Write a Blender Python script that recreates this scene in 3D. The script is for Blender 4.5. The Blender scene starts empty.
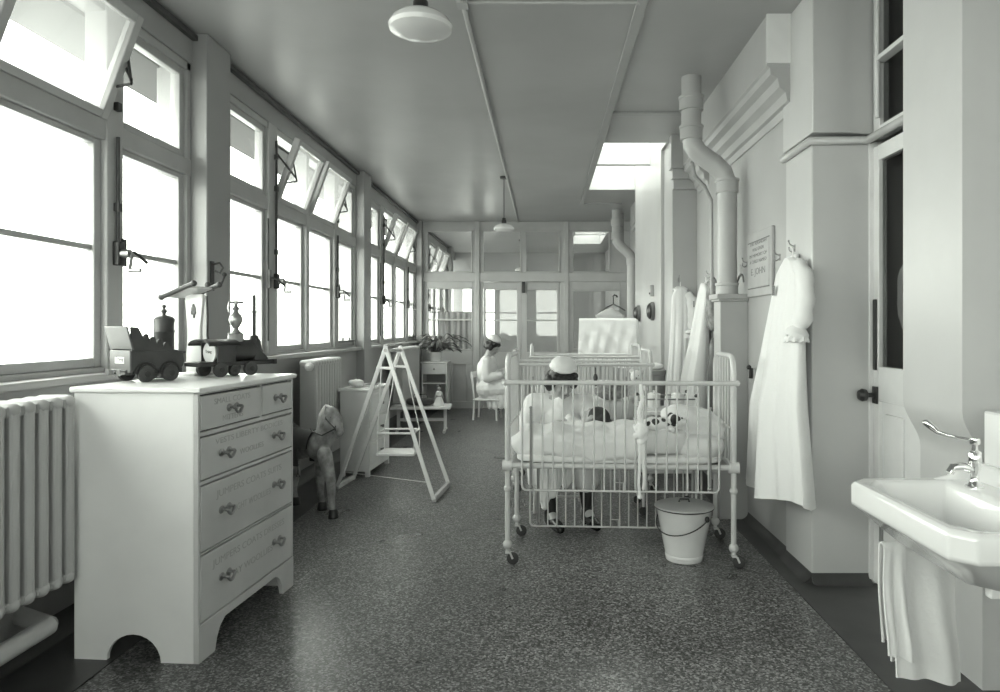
import bpy, bmesh, math, random
from math import pi, sin, cos, radians as R, atan2, sqrt
from mathutils import Vector as V, Matrix, noise

random.seed(7)
SC = bpy.context.scene
COL = SC.collection

# ------------------------------------------------------------------ materials
def mat(name, col, rough=0.5, metal=0.0, var=0.0, vscale=6.0, bump=0.0, bscale=40.0, spec=0.5, coat=0.0, dirt=None):
    m = bpy.data.materials.new(name); m.use_nodes = True
    nt = m.node_tree; b = nt.nodes['Principled BSDF']
    c = (col, col, col) if isinstance(col, (int, float)) else col
    b.inputs['Base Color'].default_value = (*c, 1)
    b.inputs['Roughness'].default_value = rough
    b.inputs['Metallic'].default_value = metal
    b.inputs['Specular IOR Level'].default_value = spec
    if coat: b.inputs['Coat Weight'].default_value = coat
    tc = nt.nodes.new('ShaderNodeTexCoord')
    if var > 0:
        n = nt.nodes.new('ShaderNodeTexNoise'); n.inputs['Scale'].default_value = vscale
        n.inputs['Detail'].default_value = 6
        r = nt.nodes.new('ShaderNodeValToRGB')
        lo = tuple(max(0, x*(1-var)) for x in c); hi = tuple(min(1, x*(1+var*0.4)) for x in c)
        r.color_ramp.elements[0].position = 0.35; r.color_ramp.elements[1].position = 0.62
        r.color_ramp.elements[0].color = (*lo, 1); r.color_ramp.elements[1].color = (*hi, 1)
        nt.links.new(tc.outputs['Object'], n.inputs['Vector'])
        nt.links.new(n.outputs['Fac'], r.inputs['Fac'])
        nt.links.new(r.outputs['Color'], b.inputs['Base Color'])
    if bump > 0:
        n2 = nt.nodes.new('ShaderNodeTexNoise'); n2.inputs['Scale'].default_value = bscale
        n2.inputs['Detail'].default_value = 4
        bp = nt.nodes.new('ShaderNodeBump'); bp.inputs['Strength'].default_value = bump
        bp.inputs['Distance'].default_value = 0.01
        nt.links.new(tc.outputs['Object'], n2.inputs['Vector'])
        nt.links.new(n2.outputs['Fac'], bp.inputs['Height'])
        nt.links.new(bp.outputs['Normal'], b.inputs['Normal'])
    return m

def glass_mat(name, film=0.0, tint=1.0, refl=1.0):
    m = bpy.data.materials.new(name); m.use_nodes = True
    nt = m.node_tree; nt.nodes.clear()
    out = nt.nodes.new('ShaderNodeOutputMaterial')
    t = nt.nodes.new('ShaderNodeBsdfTransparent'); t.inputs['Color'].default_value = (tint, tint, tint, 1)
    g = nt.nodes.new('ShaderNodeBsdfGlossy'); g.inputs['Roughness'].default_value = 0.02
    g.inputs['Color'].default_value = (refl, refl, refl, 1)
    lw = nt.nodes.new('ShaderNodeLayerWeight'); lw.inputs['Blend'].default_value = .5
    pw = nt.nodes.new('ShaderNodeMath'); pw.operation = 'POWER'; pw.inputs[1].default_value = 4
    f = nt.nodes.new('ShaderNodeMath'); f.operation = 'MULTIPLY_ADD'; f.inputs[1].default_value = .55; f.inputs[2].default_value = .035
    nt.links.new(lw.outputs['Facing'], pw.inputs[0]); nt.links.new(pw.outputs[0], f.inputs[0])
    mx = nt.nodes.new('ShaderNodeMixShader')
    nt.links.new(f.outputs[0], mx.inputs[0]); nt.links.new(t.outputs[0], mx.inputs[1]); nt.links.new(g.outputs[0], mx.inputs[2])
    last = mx
    if film > 0:
        d = nt.nodes.new('ShaderNodeBsdfTranslucent'); d.inputs['Color'].default_value = (.8, .8, .8, 1)
        m2 = nt.nodes.new('ShaderNodeMixShader'); m2.inputs[0].default_value = film
        nt.links.new(mx.outputs[0], m2.inputs[1]); nt.links.new(d.outputs[0], m2.inputs[2]); last = m2
    nt.links.new(last.outputs[0], out.inputs['Surface'])
    return m

def floor_mat():
    m = mat('terrazzo', .2, .27)
    nt = m.node_tree; b = nt.nodes['Principled BSDF']; tc = nt.nodes.new('ShaderNodeTexCoord')
    v = nt.nodes.new('ShaderNodeTexVoronoi'); v.inputs['Scale'].default_value = 125
    r = nt.nodes.new('ShaderNodeValToRGB')
    sx = nt.nodes.new('ShaderNodeSeparateColor')
    e = r.color_ramp.elements; e[0].position = 0; e[0].color = (.04, .04, .04, 1); e[1].position = 1; e[1].color = (.46, .46, .46, 1)
    for p, c in ((.3, .095), (.55, .165), (.74, .24), (.88, .36)):
        x = e.new(p); x.color = (c, c, c, 1)
    r.color_ramp.interpolation = 'CONSTANT'
    n = nt.nodes.new('ShaderNodeTexNoise'); n.inputs['Scale'].default_value = 1.6; n.inputs['Detail'].default_value = 5
    mr = nt.nodes.new('ShaderNodeMapRange'); mr.inputs[1].default_value = .3; mr.inputs[2].default_value = .7
    mr.inputs[3].default_value = .72; mr.inputs[4].default_value = 1.1
    mm = nt.nodes.new('ShaderNodeMix'); mm.data_type = 'RGBA'; mm.blend_type = 'MULTIPLY'; mm.inputs[0].default_value = 1
    nt.links.new(tc.outputs['Object'], v.inputs['Vector']); nt.links.new(tc.outputs['Object'], n.inputs['Vector'])
    nt.links.new(v.outputs['Color'], sx.inputs[0]); nt.links.new(sx.outputs[0], r.inputs['Fac'])
    nt.links.new(n.outputs['Fac'], mr.inputs[0])
    nt.links.new(r.outputs['Color'], mm.inputs[6]); nt.links.new(mr.outputs[0], mm.inputs[7])
    nt.links.new(mm.outputs[2], b.inputs['Base Color'])
    mr2 = nt.nodes.new('ShaderNodeMapRange'); mr2.inputs[3].default_value = .2; mr2.inputs[4].default_value = .42
    nt.links.new(n.outputs['Fac'], mr2.inputs[0]); nt.links.new(mr2.outputs[0], b.inputs['Roughness'])
    return m

M = {
 'wall': mat('wall_paint', .42, .32, var=.06, vscale=2.2, bump=.05, bscale=30),
 'pier': mat('wall_paint_lit', .56, .3, var=.05, vscale=2.2, bump=.05, bscale=30),  # wall paint made lighter so the pier and near wall look better lit
 'wallL': mat('pillar_paint', .36, .3, var=.06, vscale=2.2, bump=.04, bscale=30),
 'ceil': mat('ceiling_paint', .42, .36, var=.08, vscale=1.3, bump=.12, bscale=1.6),
 'frame': mat('frame_paint', .46, .3, var=.06, vscale=5),
 'floor': floor_mat(),
 'cove': mat('dark_cove', .055, .35, var=.25, vscale=5),
 'enamel': mat('white_enamel', .78, .22, var=.04, vscale=7),
 'cotpaint': mat('cot_enamel', .6, .25, var=.06, vscale=9),
 'chest': mat('white_chest_paint', .86, .28, var=.05, vscale=3),
 'chestfront': mat('chest_front_grey', .56, .35, var=.09, vscale=3),  # front of the white chest, coloured darker than its sides
 'letter': mat('faded_lettering', .39, .5),
 'cream': mat('cream_paint', .74, .35, var=.06, vscale=5),
 'rad': mat('radiator_paint', .5, .3, var=.06, vscale=4),
 'cloth': mat('white_cotton', .8, .85, bump=.25, bscale=60),
 'cloth2': mat('offwhite_linen', .76, .9, bump=.3, bscale=45),
 'quilt': mat('quilt_cotton', .74, .9, bump=.35, bscale=30),
 'greycloth': mat('grey_woollen', .3, .95, var=.5, vscale=16, bump=.6, bscale=90),
 'curtain': mat('curtain_cloth', .4, .9),
 'black': mat('black_metal', .025, .35),
 'dark': mat('dark_paint', .06, .4, var=.2, vscale=20),
 'darkgrey': mat('dark_toy_paint', .05, .42, var=.2, vscale=15),
 'midgrey': mat('grey_toy_paint', .1, .45, var=.1, vscale=15),
 'steel': mat('dull_steel', .35, .35, metal=.9),
 'chrome': mat('chrome', .85, .08, metal=1),
 'brass': mat('worn_brass', .4, .35, metal=.9),
 'porcelain': mat('porcelain', .84, .1, coat=.4),
 'skin': mat('skin', .4, .5), 'lip': mat('lip', .26, .5), 'eye': mat('eye_dark', .03, .2),
 'hair': mat('dark_hair', .02, .45, bump=.7, bscale=70),
 'babyhair': mat('baby_hair', .03, .6, bump=.5, bscale=60),
 'stocking': mat('black_stocking', .015, .7), 'shoe': mat('black_leather', .015, .25),
 'wood': mat('pale_wood', .5, .45, var=.15, vscale=12),
 'darkwood': mat('dark_wood', .12, .4, var=.2, vscale=12),
 'horse': mat('dapple_horse', .3, .35, var=.5, vscale=16),
 'mane': mat('horse_mane', .52, .8, bump=.6, bscale=60),
 'leather': mat('saddle_leather', .05, .35),
 'leaf': mat('leaf', .06, .35, var=.25, vscale=30), 'pot': mat('pale_pot', .6, .5),
 'opal': mat('opal_glass', .74, .15),
 'rubber': mat('rubber', .05, .6),
 'plaque': mat('plaque_plaster', .4, .5, var=.06, vscale=9), 'ink': mat('plaque_ink', .16, .6), 'ink2': mat('label_ink', .06, .6),
 'paper': mat('paper', .8, .8),
 'glass': glass_mat('window_glass', .03, .97),
 'hopglass': glass_mat('hopper_glass', .16, .8),
 'darkglass': glass_mat('door_glass', 0, .75, .12),
 'inglass': glass_mat('partition_glass', .015, .9),
 'hall': mat('hall_dimness', .04, .6), 'bin': mat('grey_bin_paint', .26, .45, var=.1, vscale=8),
 'brick': mat('outside_render', .05, .9),
}

# ------------------------------------------------------------------ mesh builder
class MB:
    def __init__(s): s.v = []; s.f = []; s.fm = []; s.cur = 0
    def add(s, vs, fs):
        o = len(s.v); s.v += [tuple(x) for x in vs]; s.f += [tuple(o+i for i in f) for f in fs]; s.fm += [s.cur]*len(fs); return s
    def xf(s, m, start=0):
        for i in range(start, len(s.v)): s.v[i] = tuple(m @ V(s.v[i]))
        return s
    def box(s, x0, x1, y0, y1, z0, z1):
        x0, x1 = min(x0, x1), max(x0, x1); y0, y1 = min(y0, y1), max(y0, y1); z0, z1 = min(z0, z1), max(z0, z1)
        return s.add([(x0,y0,z0),(x1,y0,z0),(x1,y1,z0),(x0,y1,z0),(x0,y0,z1),(x1,y0,z1),(x1,y1,z1),(x0,y1,z1)],
                     [(3,2,1,0),(4,5,6,7),(0,1,5,4),(1,2,6,5),(2,3,7,6),(3,0,4,7)])
    def rings(s, rings, cap=True, closed=False):
        n = len(rings[0]); vs = [p for r in rings for p in r]; fs = []
        k = len(rings)
        for i in range(k if closed else k-1):
            a = i*n; b = ((i+1) % k)*n
            for j in range(n):
                fs.append((a+j, a+(j+1) % n, b+(j+1) % n, b+j))
        if cap and not closed:
            fs.append(tuple(range(n-1, -1, -1))); fs.append(tuple((k-1)*n+j for j in range(n)))
        return s.add(vs, fs)
    def lathe(s, prof, c=(0,0,0), axis=(0,0,1), seg=20, cap=True):
        q = V((0,0,1)).rotation_difference(V(axis).normalized()); c = V(c)
        rs = []
        for r, z in prof:
            r = max(r, 1e-4)
            rs.append([c + q @ V((r*cos(2*pi*j/seg), r*sin(2*pi*j/seg), z)) for j in range(seg)])
        return s.rings(rs, cap)
    def cyl(s, a, b, r0, r1=None, seg=12):
        a, b = V(a), V(b); d = b-a
        return s.lathe([(r0, 0), (r0 if r1 is None else r1, d.length)], a, d, seg)
    def tube(s, pts, r, seg=8, closed=False, squash=None):
        pts = [V(p) for p in pts]; n = len(pts)
        rr = r if isinstance(r, (list, tuple)) else [r]*n
        rs = []; up = None
        for i in range(n):
            if closed: t = pts[(i+1) % n]-pts[i-1]
            else: t = pts[min(i+1, n-1)]-pts[max(i-1, 0)]
            t.normalize()
            if up is None:
                up = V((0,0,1)) if abs(t.z) < .9 else V((1,0,0))
                up = (up - t*up.dot(t)).normalized()
            else:
                up = up - t*up.dot(t)
                up = up.normalized() if up.length > 1e-6 else t.orthogonal().normalized()
            w = t.cross(up)
            rs.append([pts[i] + (up*cos(2*pi*j/seg) + w*sin(2*pi*j/seg)*(squash or 1))*rr[i] for j in range(seg)])
        return s.rings(rs, True, closed)
    def ball(s, c, r, seg=14, rot=None, n=9):
        r = (r, r, r) if isinstance(r, (int, float)) else r
        rs = []; c = V(c); rot = rot or Matrix.Identity(3)
        for i in range(n+1):
            a = -pi/2 + pi*(i/n)*.998+.003
            rs.append([c + rot @ V((r[0]*cos(a)*cos(2*pi*j/seg), r[1]*cos(a)*sin(2*pi*j/seg), r[2]*sin(a))) for j in range(seg)])
        return s.rings(rs)
    def cap(s, a, b, ra, rb=None, seg=12):
        a, b = V(a), V(b); rb = ra if rb is None else rb
        d = b-a; L = max(d.length, 1e-5)
        pr = [(max(ra*sin(t), 1e-4), -ra*cos(t)) for t in [i*pi/8 for i in range(4)]] + [(ra, 0), (rb, L)] + [(max(rb*cos(t), 1e-4), L+rb*sin(t)) for t in [i*pi/8 for i in range(1, 5)]]
        return s.lathe(pr, a, d, seg)
    def chain(s, pts, rs):
        for i in range(len(pts)-1): s.cap(pts[i], pts[i+1], rs[i], rs[i+1])
        return s
    def prism(s, poly, plane, a, b):
        f = {'xy': lambda p, h: (p[0], p[1], h), 'xz': lambda p, h: (p[0], h, p[1]), 'yz': lambda p, h: (h, p[0], p[1])}[plane]
        return s.rings([[f(p, a) for p in poly], [f(p, b) for p in poly]])
    def grid(s, fn, nu, nv, th=0.0):
        P = [[V(fn(i/nu, j/nv)) for j in range(nv+1)] for i in range(nu+1)]
        vs = []; fs = []; W = nv+1
        N = [[None]*W for _ in range(nu+1)]
        for i in range(nu+1):
            for j in range(W):
                du = P[min(i+1, nu)][j]-P[max(i-1, 0)][j]; dv = P[i][min(j+1, nv)]-P[i][max(j-1, 0)]
                n = du.cross(dv); N[i][j] = n.normalized() if n.length > 1e-9 else V((0,0,1))
        for sgn in (1, -1):
            for i in range(nu+1):
                for j in range(W): vs.append(P[i][j]+N[i][j]*th*.5*sgn)
        o = (nu+1)*W
        for i in range(nu):
            for j in range(nv):
                a, b, c, d = i*W+j, (i+1)*W+j, (i+1)*W+j+1, i*W+j+1
                fs.append((a, b, c, d)); fs.append((o+d, o+c, o+b, o+a))
        for i in range(nu):
            fs.append((i*W, o+i*W, o+(i+1)*W, (i+1)*W)); fs.append((i*W+nv, (i+1)*W+nv, o+(i+1)*W+nv, o+i*W+nv))
        for j in range(nv):
            fs.append((j, j+1, o+j+1, o+j)); a = nu*W
            fs.append((a+j, o+a+j, o+a+j+1, a+j+1))
        return s.add(vs, fs)
    def soft(s, c, d, p=3.5, wr=.01, sc=6, seed=0, nu=40, nv=22, rot=None, fn=None):
        """a rounded cushion-like solid: a superellipsoid with creases"""
        c = V(c); e = 2/p; rs = []
        def sp(x, e): return (abs(x)**e)*(1 if x >= 0 else -1)
        for i in range(nv+1):
            a = (-pi/2+pi*i/nv)*.995; ring = []
            for j in range(nu):
                t = 2*pi*j/nu
                q = V((d[0]/2*sp(cos(a), e)*sp(cos(t), e), d[1]/2*sp(cos(a), e)*sp(sin(t), e), d[2]/2*sp(sin(a), e)))
                nn = noise.noise(q*sc+V((seed, seed*2, 0)))+.5*noise.noise(q*sc*2.3+V((seed, 0, seed)))
                q = q + q.normalized()*nn*wr
                if fn: q = V(fn(q))
                if rot: q = rot @ q
                ring.append(c+q)
            rs.append(ring)
        return s.rings(rs)
    def build(s, name, m, parent=None, loc=None, rz=0, bevel=0, sharp=40, smooth=True, seg=2, origin=None):
        me = bpy.data.meshes.new(name)
        if origin is not None:
            ov = V(origin); s.v = [tuple(V(p)-ov) for p in s.v]
        me.from_pydata(s.v, [], s.f); me.update()
        for mm in (m if isinstance(m, (list, tuple)) else [m]): me.materials.append(mm)
        if isinstance(m, (list, tuple)):
            for p, k in zip(me.polygons, s.fm): p.material_index = k
        bm = bmesh.new(); bm.from_mesh(me); bmesh.ops.recalc_face_normals(bm, faces=bm.faces); bm.to_mesh(me); bm.free()
        if smooth:
            me.polygons.foreach_set('use_smooth', [True]*len(me.polygons)); me.set_sharp_from_angle(angle=R(sharp))
        o = bpy.data.objects.new(name, me); COL.objects.link(o)
        if parent: o.parent = parent
        if origin is not None: o.location = origin
        if loc is not None: o.location = loc
        if rz: o.rotation_euler = (0, 0, rz)
        if bevel:
            b = o.modifiers.new('bevel', 'BEVEL'); b.width = bevel; b.segments = seg; b.limit_method = 'ANGLE'; b.angle_limit = R(35)
        return o
    def blend(s, name, m, parent=None, voxel=.01, it=6, marks=(), mats=(), loc=None, rz=0, fold=0):
        """fuse all the volumes into one continuous skin"""
        o = s.build(name, m, parent, smooth=False)
        r = o.modifiers.new('r', 'REMESH'); r.mode = 'VOXEL'; r.voxel_size = voxel
        if it:
            sm = o.modifiers.new('s', 'SMOOTH'); sm.factor = .5; sm.iterations = it
        dg = bpy.context.evaluated_depsgraph_get()
        me = bpy.data.meshes.new_from_object(o.evaluated_get(dg)); old = o.data
        o.modifiers.clear(); o.data = me; bpy.data.meshes.remove(old); me.name = name
        me.materials.clear(); me.materials.append(m)
        if fold:
            nn = [v.normal.copy() for v in me.vertices]
            for v, n_ in zip(me.vertices, nn):
                q = V((v.co.x*9, v.co.y*9, v.co.z*3.5)); v.co += n_*fold*(noise.noise(q)+.6*noise.noise(q*2.3))
        for mm in mats: me.materials.append(mm)
        me.polygons.foreach_set('use_smooth', [True]*len(me.polygons))
        for p in me.polygons:
            for (c, rad, k) in marks:
                if (p.center-V(c)).length < rad: p.material_index = k; break
            else: p.material_index = 0
        if loc is not None: o.location = loc
        if rz: o.rotation_euler = (0, 0, rz)
        return o

def tag(o, label=None, cat=None, group=None, kind=None):
    if label: o['label'] = label
    if cat: o['category'] = cat
    if group: o['group'] = group
    if kind: o['kind'] = kind
    return o
def thing(name, label, cat, loc=(0,0,0), rz=0, group=None):
    o = bpy.data.objects.new(name, None); COL.objects.link(o); o.location = loc; o.rotation_euler = (0,0,rz); o.empty_display_size = .1
    return tag(o, label, cat, group)
def struct(o): return tag(o, kind='structure')
def kids(o): return [c for c in bpy.data.objects if c.parent == o]
def copy_tree(o, parent=None):
    c = o.copy(); COL.objects.link(c)
    if parent: c.parent = parent
    for k in kids(o): copy_tree(k, c)
    return c
def lettering(lines, size, parent, m, place, name='lettering', spacing=1.25, widths=None):
    """each line of text a thin mesh; place is a 4x4 matrix (text in its xy plane)"""
    yy = 0
    for i, t in enumerate(lines):
        sz = size[i] if isinstance(size, (list, tuple)) else size
        cu = bpy.data.curves.new('t', 'FONT'); cu.body = t; cu.size = sz; cu.align_x = 'CENTER'; cu.extrude = .0004
        o = bpy.data.objects.new('t', cu); COL.objects.link(o)
        dg = bpy.context.evaluated_depsgraph_get(); dg.update()
        me = bpy.data.meshes.new_from_object(o.evaluated_get(dg))
        yy -= sz*spacing
        vs = [v.co.copy() for v in me.vertices]
        if widths:
            x0 = min(v.x for v in vs); x1 = max(v.x for v in vs); k = widths[i]/(x1-x0)
            for v in vs: v.x *= k
        mb = MB().add([(v.x, v.y+yy, v.z) for v in vs], [tuple(p.vertices) for p in me.polygons])
        bpy.data.objects.remove(o); bpy.data.curves.remove(cu); bpy.data.meshes.remove(me)
        mb.xf(place); mb.build(name, m, parent, smooth=False)
def frame_mat(o, x, y):
    x = V(x).normalized(); y = V(y).normalized(); z = x.cross(y)
    return Matrix(((x.x, y.x, z.x, o[0]), (x.y, y.y, z.y, o[1]), (x.z, y.z, z.z, o[2]), (0,0,0,1)))
def arc(c, r, a0, a1, n, u, w):
    c, u, w = V(c), V(u), V(w)
    return [c + u*r*cos(a0+(a1-a0)*i/n) + w*r*sin(a0+(a1-a0)*i/n) for i in range(n+1)]

# ------------------------------------------------------------------ camera, light
H = 1.35; CZ = 3.14; Y0 = -3.15; YE = 11.8; YF = 16.6
cam = bpy.data.cameras.new('camera'); co = bpy.data.objects.new('camera', cam); COL.objects.link(co)
co.location = (0, 0, H); co.rotation_euler = (pi/2, 0, 0)
cam.sensor_width = 36; cam.lens = 25.2; cam.shift_x = -.045; cam.shift_y = -.018; cam.clip_start = .05
SC.camera = co
w = bpy.data.worlds.new('sky'); SC.world = w; w.use_nodes = True
bg = w.node_tree.nodes['Background']; bg.inputs['Strength'].default_value = 4.6
_tc = w.node_tree.nodes.new('ShaderNodeTexCoord'); _sp = w.node_tree.nodes.new('ShaderNodeSeparateXYZ'); _rp = w.node_tree.nodes.new('ShaderNodeValToRGB')
_mr = w.node_tree.nodes.new('ShaderNodeMapRange'); _mr.inputs[1].default_value = -1; _mr.inputs[2].default_value = 1
_e = _rp.color_ramp.elements; _e[0].position = .33; _e[0].color = (.2, .212, .192, 1); _e[1].position = .46; _e[1].color = (.945, 1, .905, 1)
w.node_tree.links.new(_tc.outputs['Generated'], _sp.inputs[0]); w.node_tree.links.new(_sp.outputs['Z'], _mr.inputs[0])
w.node_tree.links.new(_mr.outputs[0], _rp.inputs[0]); w.node_tree.links.new(_rp.outputs[0], bg.inputs['Color'])
def portal(loc, rot, sx, sy):
    l = bpy.data.lights.new('daylight_portal', 'AREA'); l.shape = 'RECTANGLE'; l.size = sx; l.size_y = sy; l.cycles.is_portal = True
    o = bpy.data.objects.new('daylight_portal', l); COL.objects.link(o); o.location = loc; o.rotation_euler = rot
for _y in (-.98, 2.72, 6.42, 10.12, 13.82): portal((-2.27, _y, 2.03), (0, -pi/2, 0), 1.82, 3.38)
portal((.87, 7.77, CZ+.37), (0, 0, 0), .6, 2.26); portal((.87, 13.75, CZ+.37), (0, 0, 0), .6, 2.3)
SC.view_settings.view_transform = 'Standard'; SC.view_settings.look = 'None'; SC.view_settings.gamma = 1
SC.view_settings.exposure = 1.25; SC.view_settings.use_curve_mapping = False
SC.cycles.max_bounces = 14; SC.cycles.diffuse_bounces = 8; SC.cycles.glossy_bounces = 5; SC.cycles.transparent_max_bounces = 24
SC.cycles.sample_clamp_indirect = 8

# ------------------------------------------------------------------ shell
struct(MB().box(-2.3, 2.9, Y0-.3, YF+.3, -.2, 0).build('floor', M['floor'], smooth=False))
c = MB()
c.box(-2.4, .57, Y0-.3, YF+.3, CZ, CZ+.3)
for a, b in ((Y0-.3, 6.77), (9.05, 12.6), (14.9, YF+.3)): c.box(.57, 2.9, a, b, CZ, CZ+.3)
for a, b in ((6.77, 9.05), (12.6, 14.9)): c.box(1.17, 2.9, a, b, CZ, CZ+.3)
struct(c.build('ceiling', M['ceil'], smooth=False))
for i, (a, b) in enumerate(((6.77, 9.05), (12.6, 14.9))):
    f = MB()
    f.box(.52, 1.22, a-.05, a, CZ+.3, CZ+.36).box(.52, 1.22, b, b+.05, CZ+.3, CZ+.36)
    f.box(.52, .57, a, b, CZ+.3, CZ+.36).box(1.17, 1.22, a, b, CZ+.3, CZ+.36)
    f.box(.57, 1.17, a+.98, a+1.05, CZ+.02, CZ+.34)
    o = struct(f.build('window_%d' % (20+i), M['frame'], bevel=.004))
    MB().box(.57, 1.17, a, b, CZ+.335, CZ+.341).build('pane', M['glass'], o)

PITCH = 3.7; P0 = .55
BAYS = [P0-PITCH, P0, P0+PITCH, P0+2*PITCH, P0+3*PITCH]
wl = MB().box(-2.34, -2.14, Y0-.3, YF+.3, 0, 1.13).box(-2.34, -2.14, Y0-.3, YF+.3, 2.95, CZ)
struct(wl.build('wall_left', M['wallL'], bevel=.004))
struct(MB().box(-2.74, -2.34, Y0-.3, YF+.3, 2.93, CZ+.05).build('wall_eaves', M['brick'], smooth=False))
for y in BAYS + [P0+4*PITCH]:
    struct(MB().box(-2.36, -2.05, y, y+.32, 0, CZ).build('pillar', M['wallL'], bevel=.008))

def crank(parent, x, y, z, big=True):
    b = MB()
    b.box(x, x+.035, y-.025, y+.025, z-.06, z+.06)
    o = b.build('winder_box', M['black'], parent, bevel=.006)
    t = MB(); t.cyl((x+.035, y, z), (x+.075, y, z), .022, seg=14)
    t.tube([(x+.06, y, z), (x+.085, y-.0, z), (x+.09, y-.02, z-.05), (x+.09, y-.03, z-.08)], .008)
    t.cyl((x+.085, y-.03, z-.085), (x+.145, y-.03, z-.085), .011)
    t.build('winder_handle', M['steel'], o)

def bay(n, y0):
    """one bay of four casements with four hoppers over them"""
    yc = y0+.16; ya, yb = y0+.32, y0+PITCH
    XG = -2.2
    G = [(.26, .96), (1.24, 1.82), (2.0, 2.66), (2.89, 3.44)]
    root = MB()
    x0, x1 = XG-.05, XG+.05
    root.box(x0, x1, ya, yc+G[0][0]-.05, 1.13, 2.95)
    root.box(x0, x1, yc+G[3][1]+.05, yb, 1.13, 2.95)
    for i in range(3): root.box(x0, x1+.012, yc+G[i][1]+.05, yc+G[i+1][0]-.05, 1.13, 2.95)
    root.box(x0, x1+.004, ya, yb, 2.27, 2.37)
    root.box(x0, x1, ya, yb, 2.9, 2.95)
    root.box(x0, x1-.002, ya, yb, 1.13, 1.16)
    w_ = struct(root.build('window_%d' % n, M['frame'], bevel=.006))
    MB().box(-2.2, -2.07, ya, yb, 1.10, 1.135).build('window_sill', M['frame'], w_, bevel=.008)
    for i, (a, b) in enumerate(G):
        a, b = yc+a, yc+b
        f = MB(); e = .05
        z0, z1 = 1.16, 2.27; xs0, xs1 = XG-.025, XG+.03
        f.box(xs0, xs1, a-e, a, z0, z1).box(xs0, xs1, b, b+e, z0, z1).box(xs0, xs1, a, b, z0, z0+.045).box(xs0, xs1, a, b, z1-.03, z1)
        f.box(XG-.012, XG+.018, a, b, 1.725, 1.752)
        o = f.build('casement', M['frame'], w_, bevel=.005)
        MB().box(XG-.002, XG+.002, a, b, z0+.045, z1-.03).build('pane', M['glass'], o)
        # hopper, hinged at its foot; the two middle ones lean into the room
        h = MB(); z0, z1 = 2.37, 2.9; tilt = R(20) if i in (1, 2) else 0
        h.box(-.025, .025, a-e, a, 0, z1-z0).box(-.025, .025, b, b+e, 0, z1-z0).box(-.025, .025, a, b, 0, .04).box(-.025, .025, a, b, z1-z0-.045, z1-z0)
        g = MB().box(-.002, .002, a, b, .04, z1-z0-.045)
        mtx = Matrix.Translation((XG+.01+(.03 if tilt else 0), 0, z0+.002)) @ Matrix.Rotation(tilt, 4, 'Y')
        h.xf(mtx); g.xf(mtx)
        o = h.build('hopper', M['frame'], w_, bevel=.005)
        g.build('pane', M['hopglass'] if tilt else M['glass'], o)
    # opening gear on the two outer mullions
    for k, (i, j) in enumerate(((0, 1), (2, 3))):
        ym = yc + (G[i][1]+G[j][0])/2 + (.03 if k == 0 else -.0)
        crank(w_, XG+.06, ym, 1.72)
        t = MB().cyl((XG+.075, ym, 1.78), (XG+.075, ym, 2.83 if k == 0 else 2.3), .009)
        for z in (1.95, 2.45, 2.7): t.box(XG+.058, XG+.086, ym-.016, ym+.016, z-.02, z+.02)
        t.build('gear_rod', M['dark'], w_)
        yd = ym + (.1 if k == 0 else -.1)
        s = MB().tube([(XG+.07, ym, 2.74), (XG+.2, yd, 2.55)], .008).tube([(XG+.2, yd, 2.53), (XG+.09, yd+.02, 2.52)], .007).tube([(XG+.2, yd, 2.53), (XG+.14, yd+.06, 2.75)], .007)
        s.build('stay', M['black'], w_)
        # long espagnolette bolt beside it
        yy = yc + (G[j][0]-.055 if k else G[i][1]+.055)
        MB().cyl((XG+.055, yy, 1.25), (XG+.055, yy, 2.2), .007).box(XG+.05, XG+.075, yy-.014, yy+.014, 1.66, 1.8).tube([(XG+.07, yy, 1.74), (XG+.12, yy+.01, 1.73), (XG+.17, yy+.03, 1.68)], .008).build('bolt_handle', M['black'], w_)
    MB().box(XG+.03, XG+.06, yc+G[3][0]-.02, yc+G[3][1]+.02, 1.2, 1.215).cyl((XG+.045, yc+3.05, 1.2), (XG+.045, yc+3.05, 1.245), .01).cyl((XG+.045, yc+3.3, 1.2), (XG+.045, yc+3.3, 1.245), .01).build('casement_stay', M['dark'], w_)
    return w_
for i, y in enumerate(BAYS): bay(i+1, y)

# ceiling-edge rail along the window wall
t = MB()
for y in BAYS: t.box(-2.14, -2.105, y+.32, y+PITCH, CZ-.05, CZ-.015)
struct(t.build('trim_1', M['dark'], bevel=.004))
# conduits and battens of the ceiling
struct(MB().cyl((-.45, Y0, CZ-.014), (-.45, YE, CZ-.014), .014).cyl((-.45, 3.82, CZ-.014), (.52, 3.82, CZ-.014), .012).box(-.48, -.42, 3.78, 3.86, CZ-.035, CZ).build('trim_2', M['frame']))
struct(MB().box(.50, .56, Y0, 10.05, CZ-.02, CZ).box(.56, 1.3, 5.78, 5.84, CZ-.02, CZ).box(.56, 1.1, 10.0, 10.05, CZ-.02, CZ).build('trim_3', M['wallL'], bevel=.003))

# ------------------------------------------------------------------ right wall
wr = MB()
wr.box(1.43, 2.0, 4.1, 6.6, 0, CZ)
wr.box(1.43, 2.0, 9.05, YF, 0, CZ)
wr.box(1.20, 2.0, 6.6, 7.05, 0, CZ+.3).box(1.165, 2.0, 7.05, 9.05, 0, CZ+.3)
struct(wr.build('wall_right', M['wall'], bevel=.006))
# big chimney-breast like pier before the door, its upper part a little proud
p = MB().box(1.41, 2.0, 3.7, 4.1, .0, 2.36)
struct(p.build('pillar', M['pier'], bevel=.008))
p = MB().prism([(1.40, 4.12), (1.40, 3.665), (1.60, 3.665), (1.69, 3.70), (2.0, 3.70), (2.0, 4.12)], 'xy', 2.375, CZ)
struct(p.build('pillar', M['pier'], bevel=.006))
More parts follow.
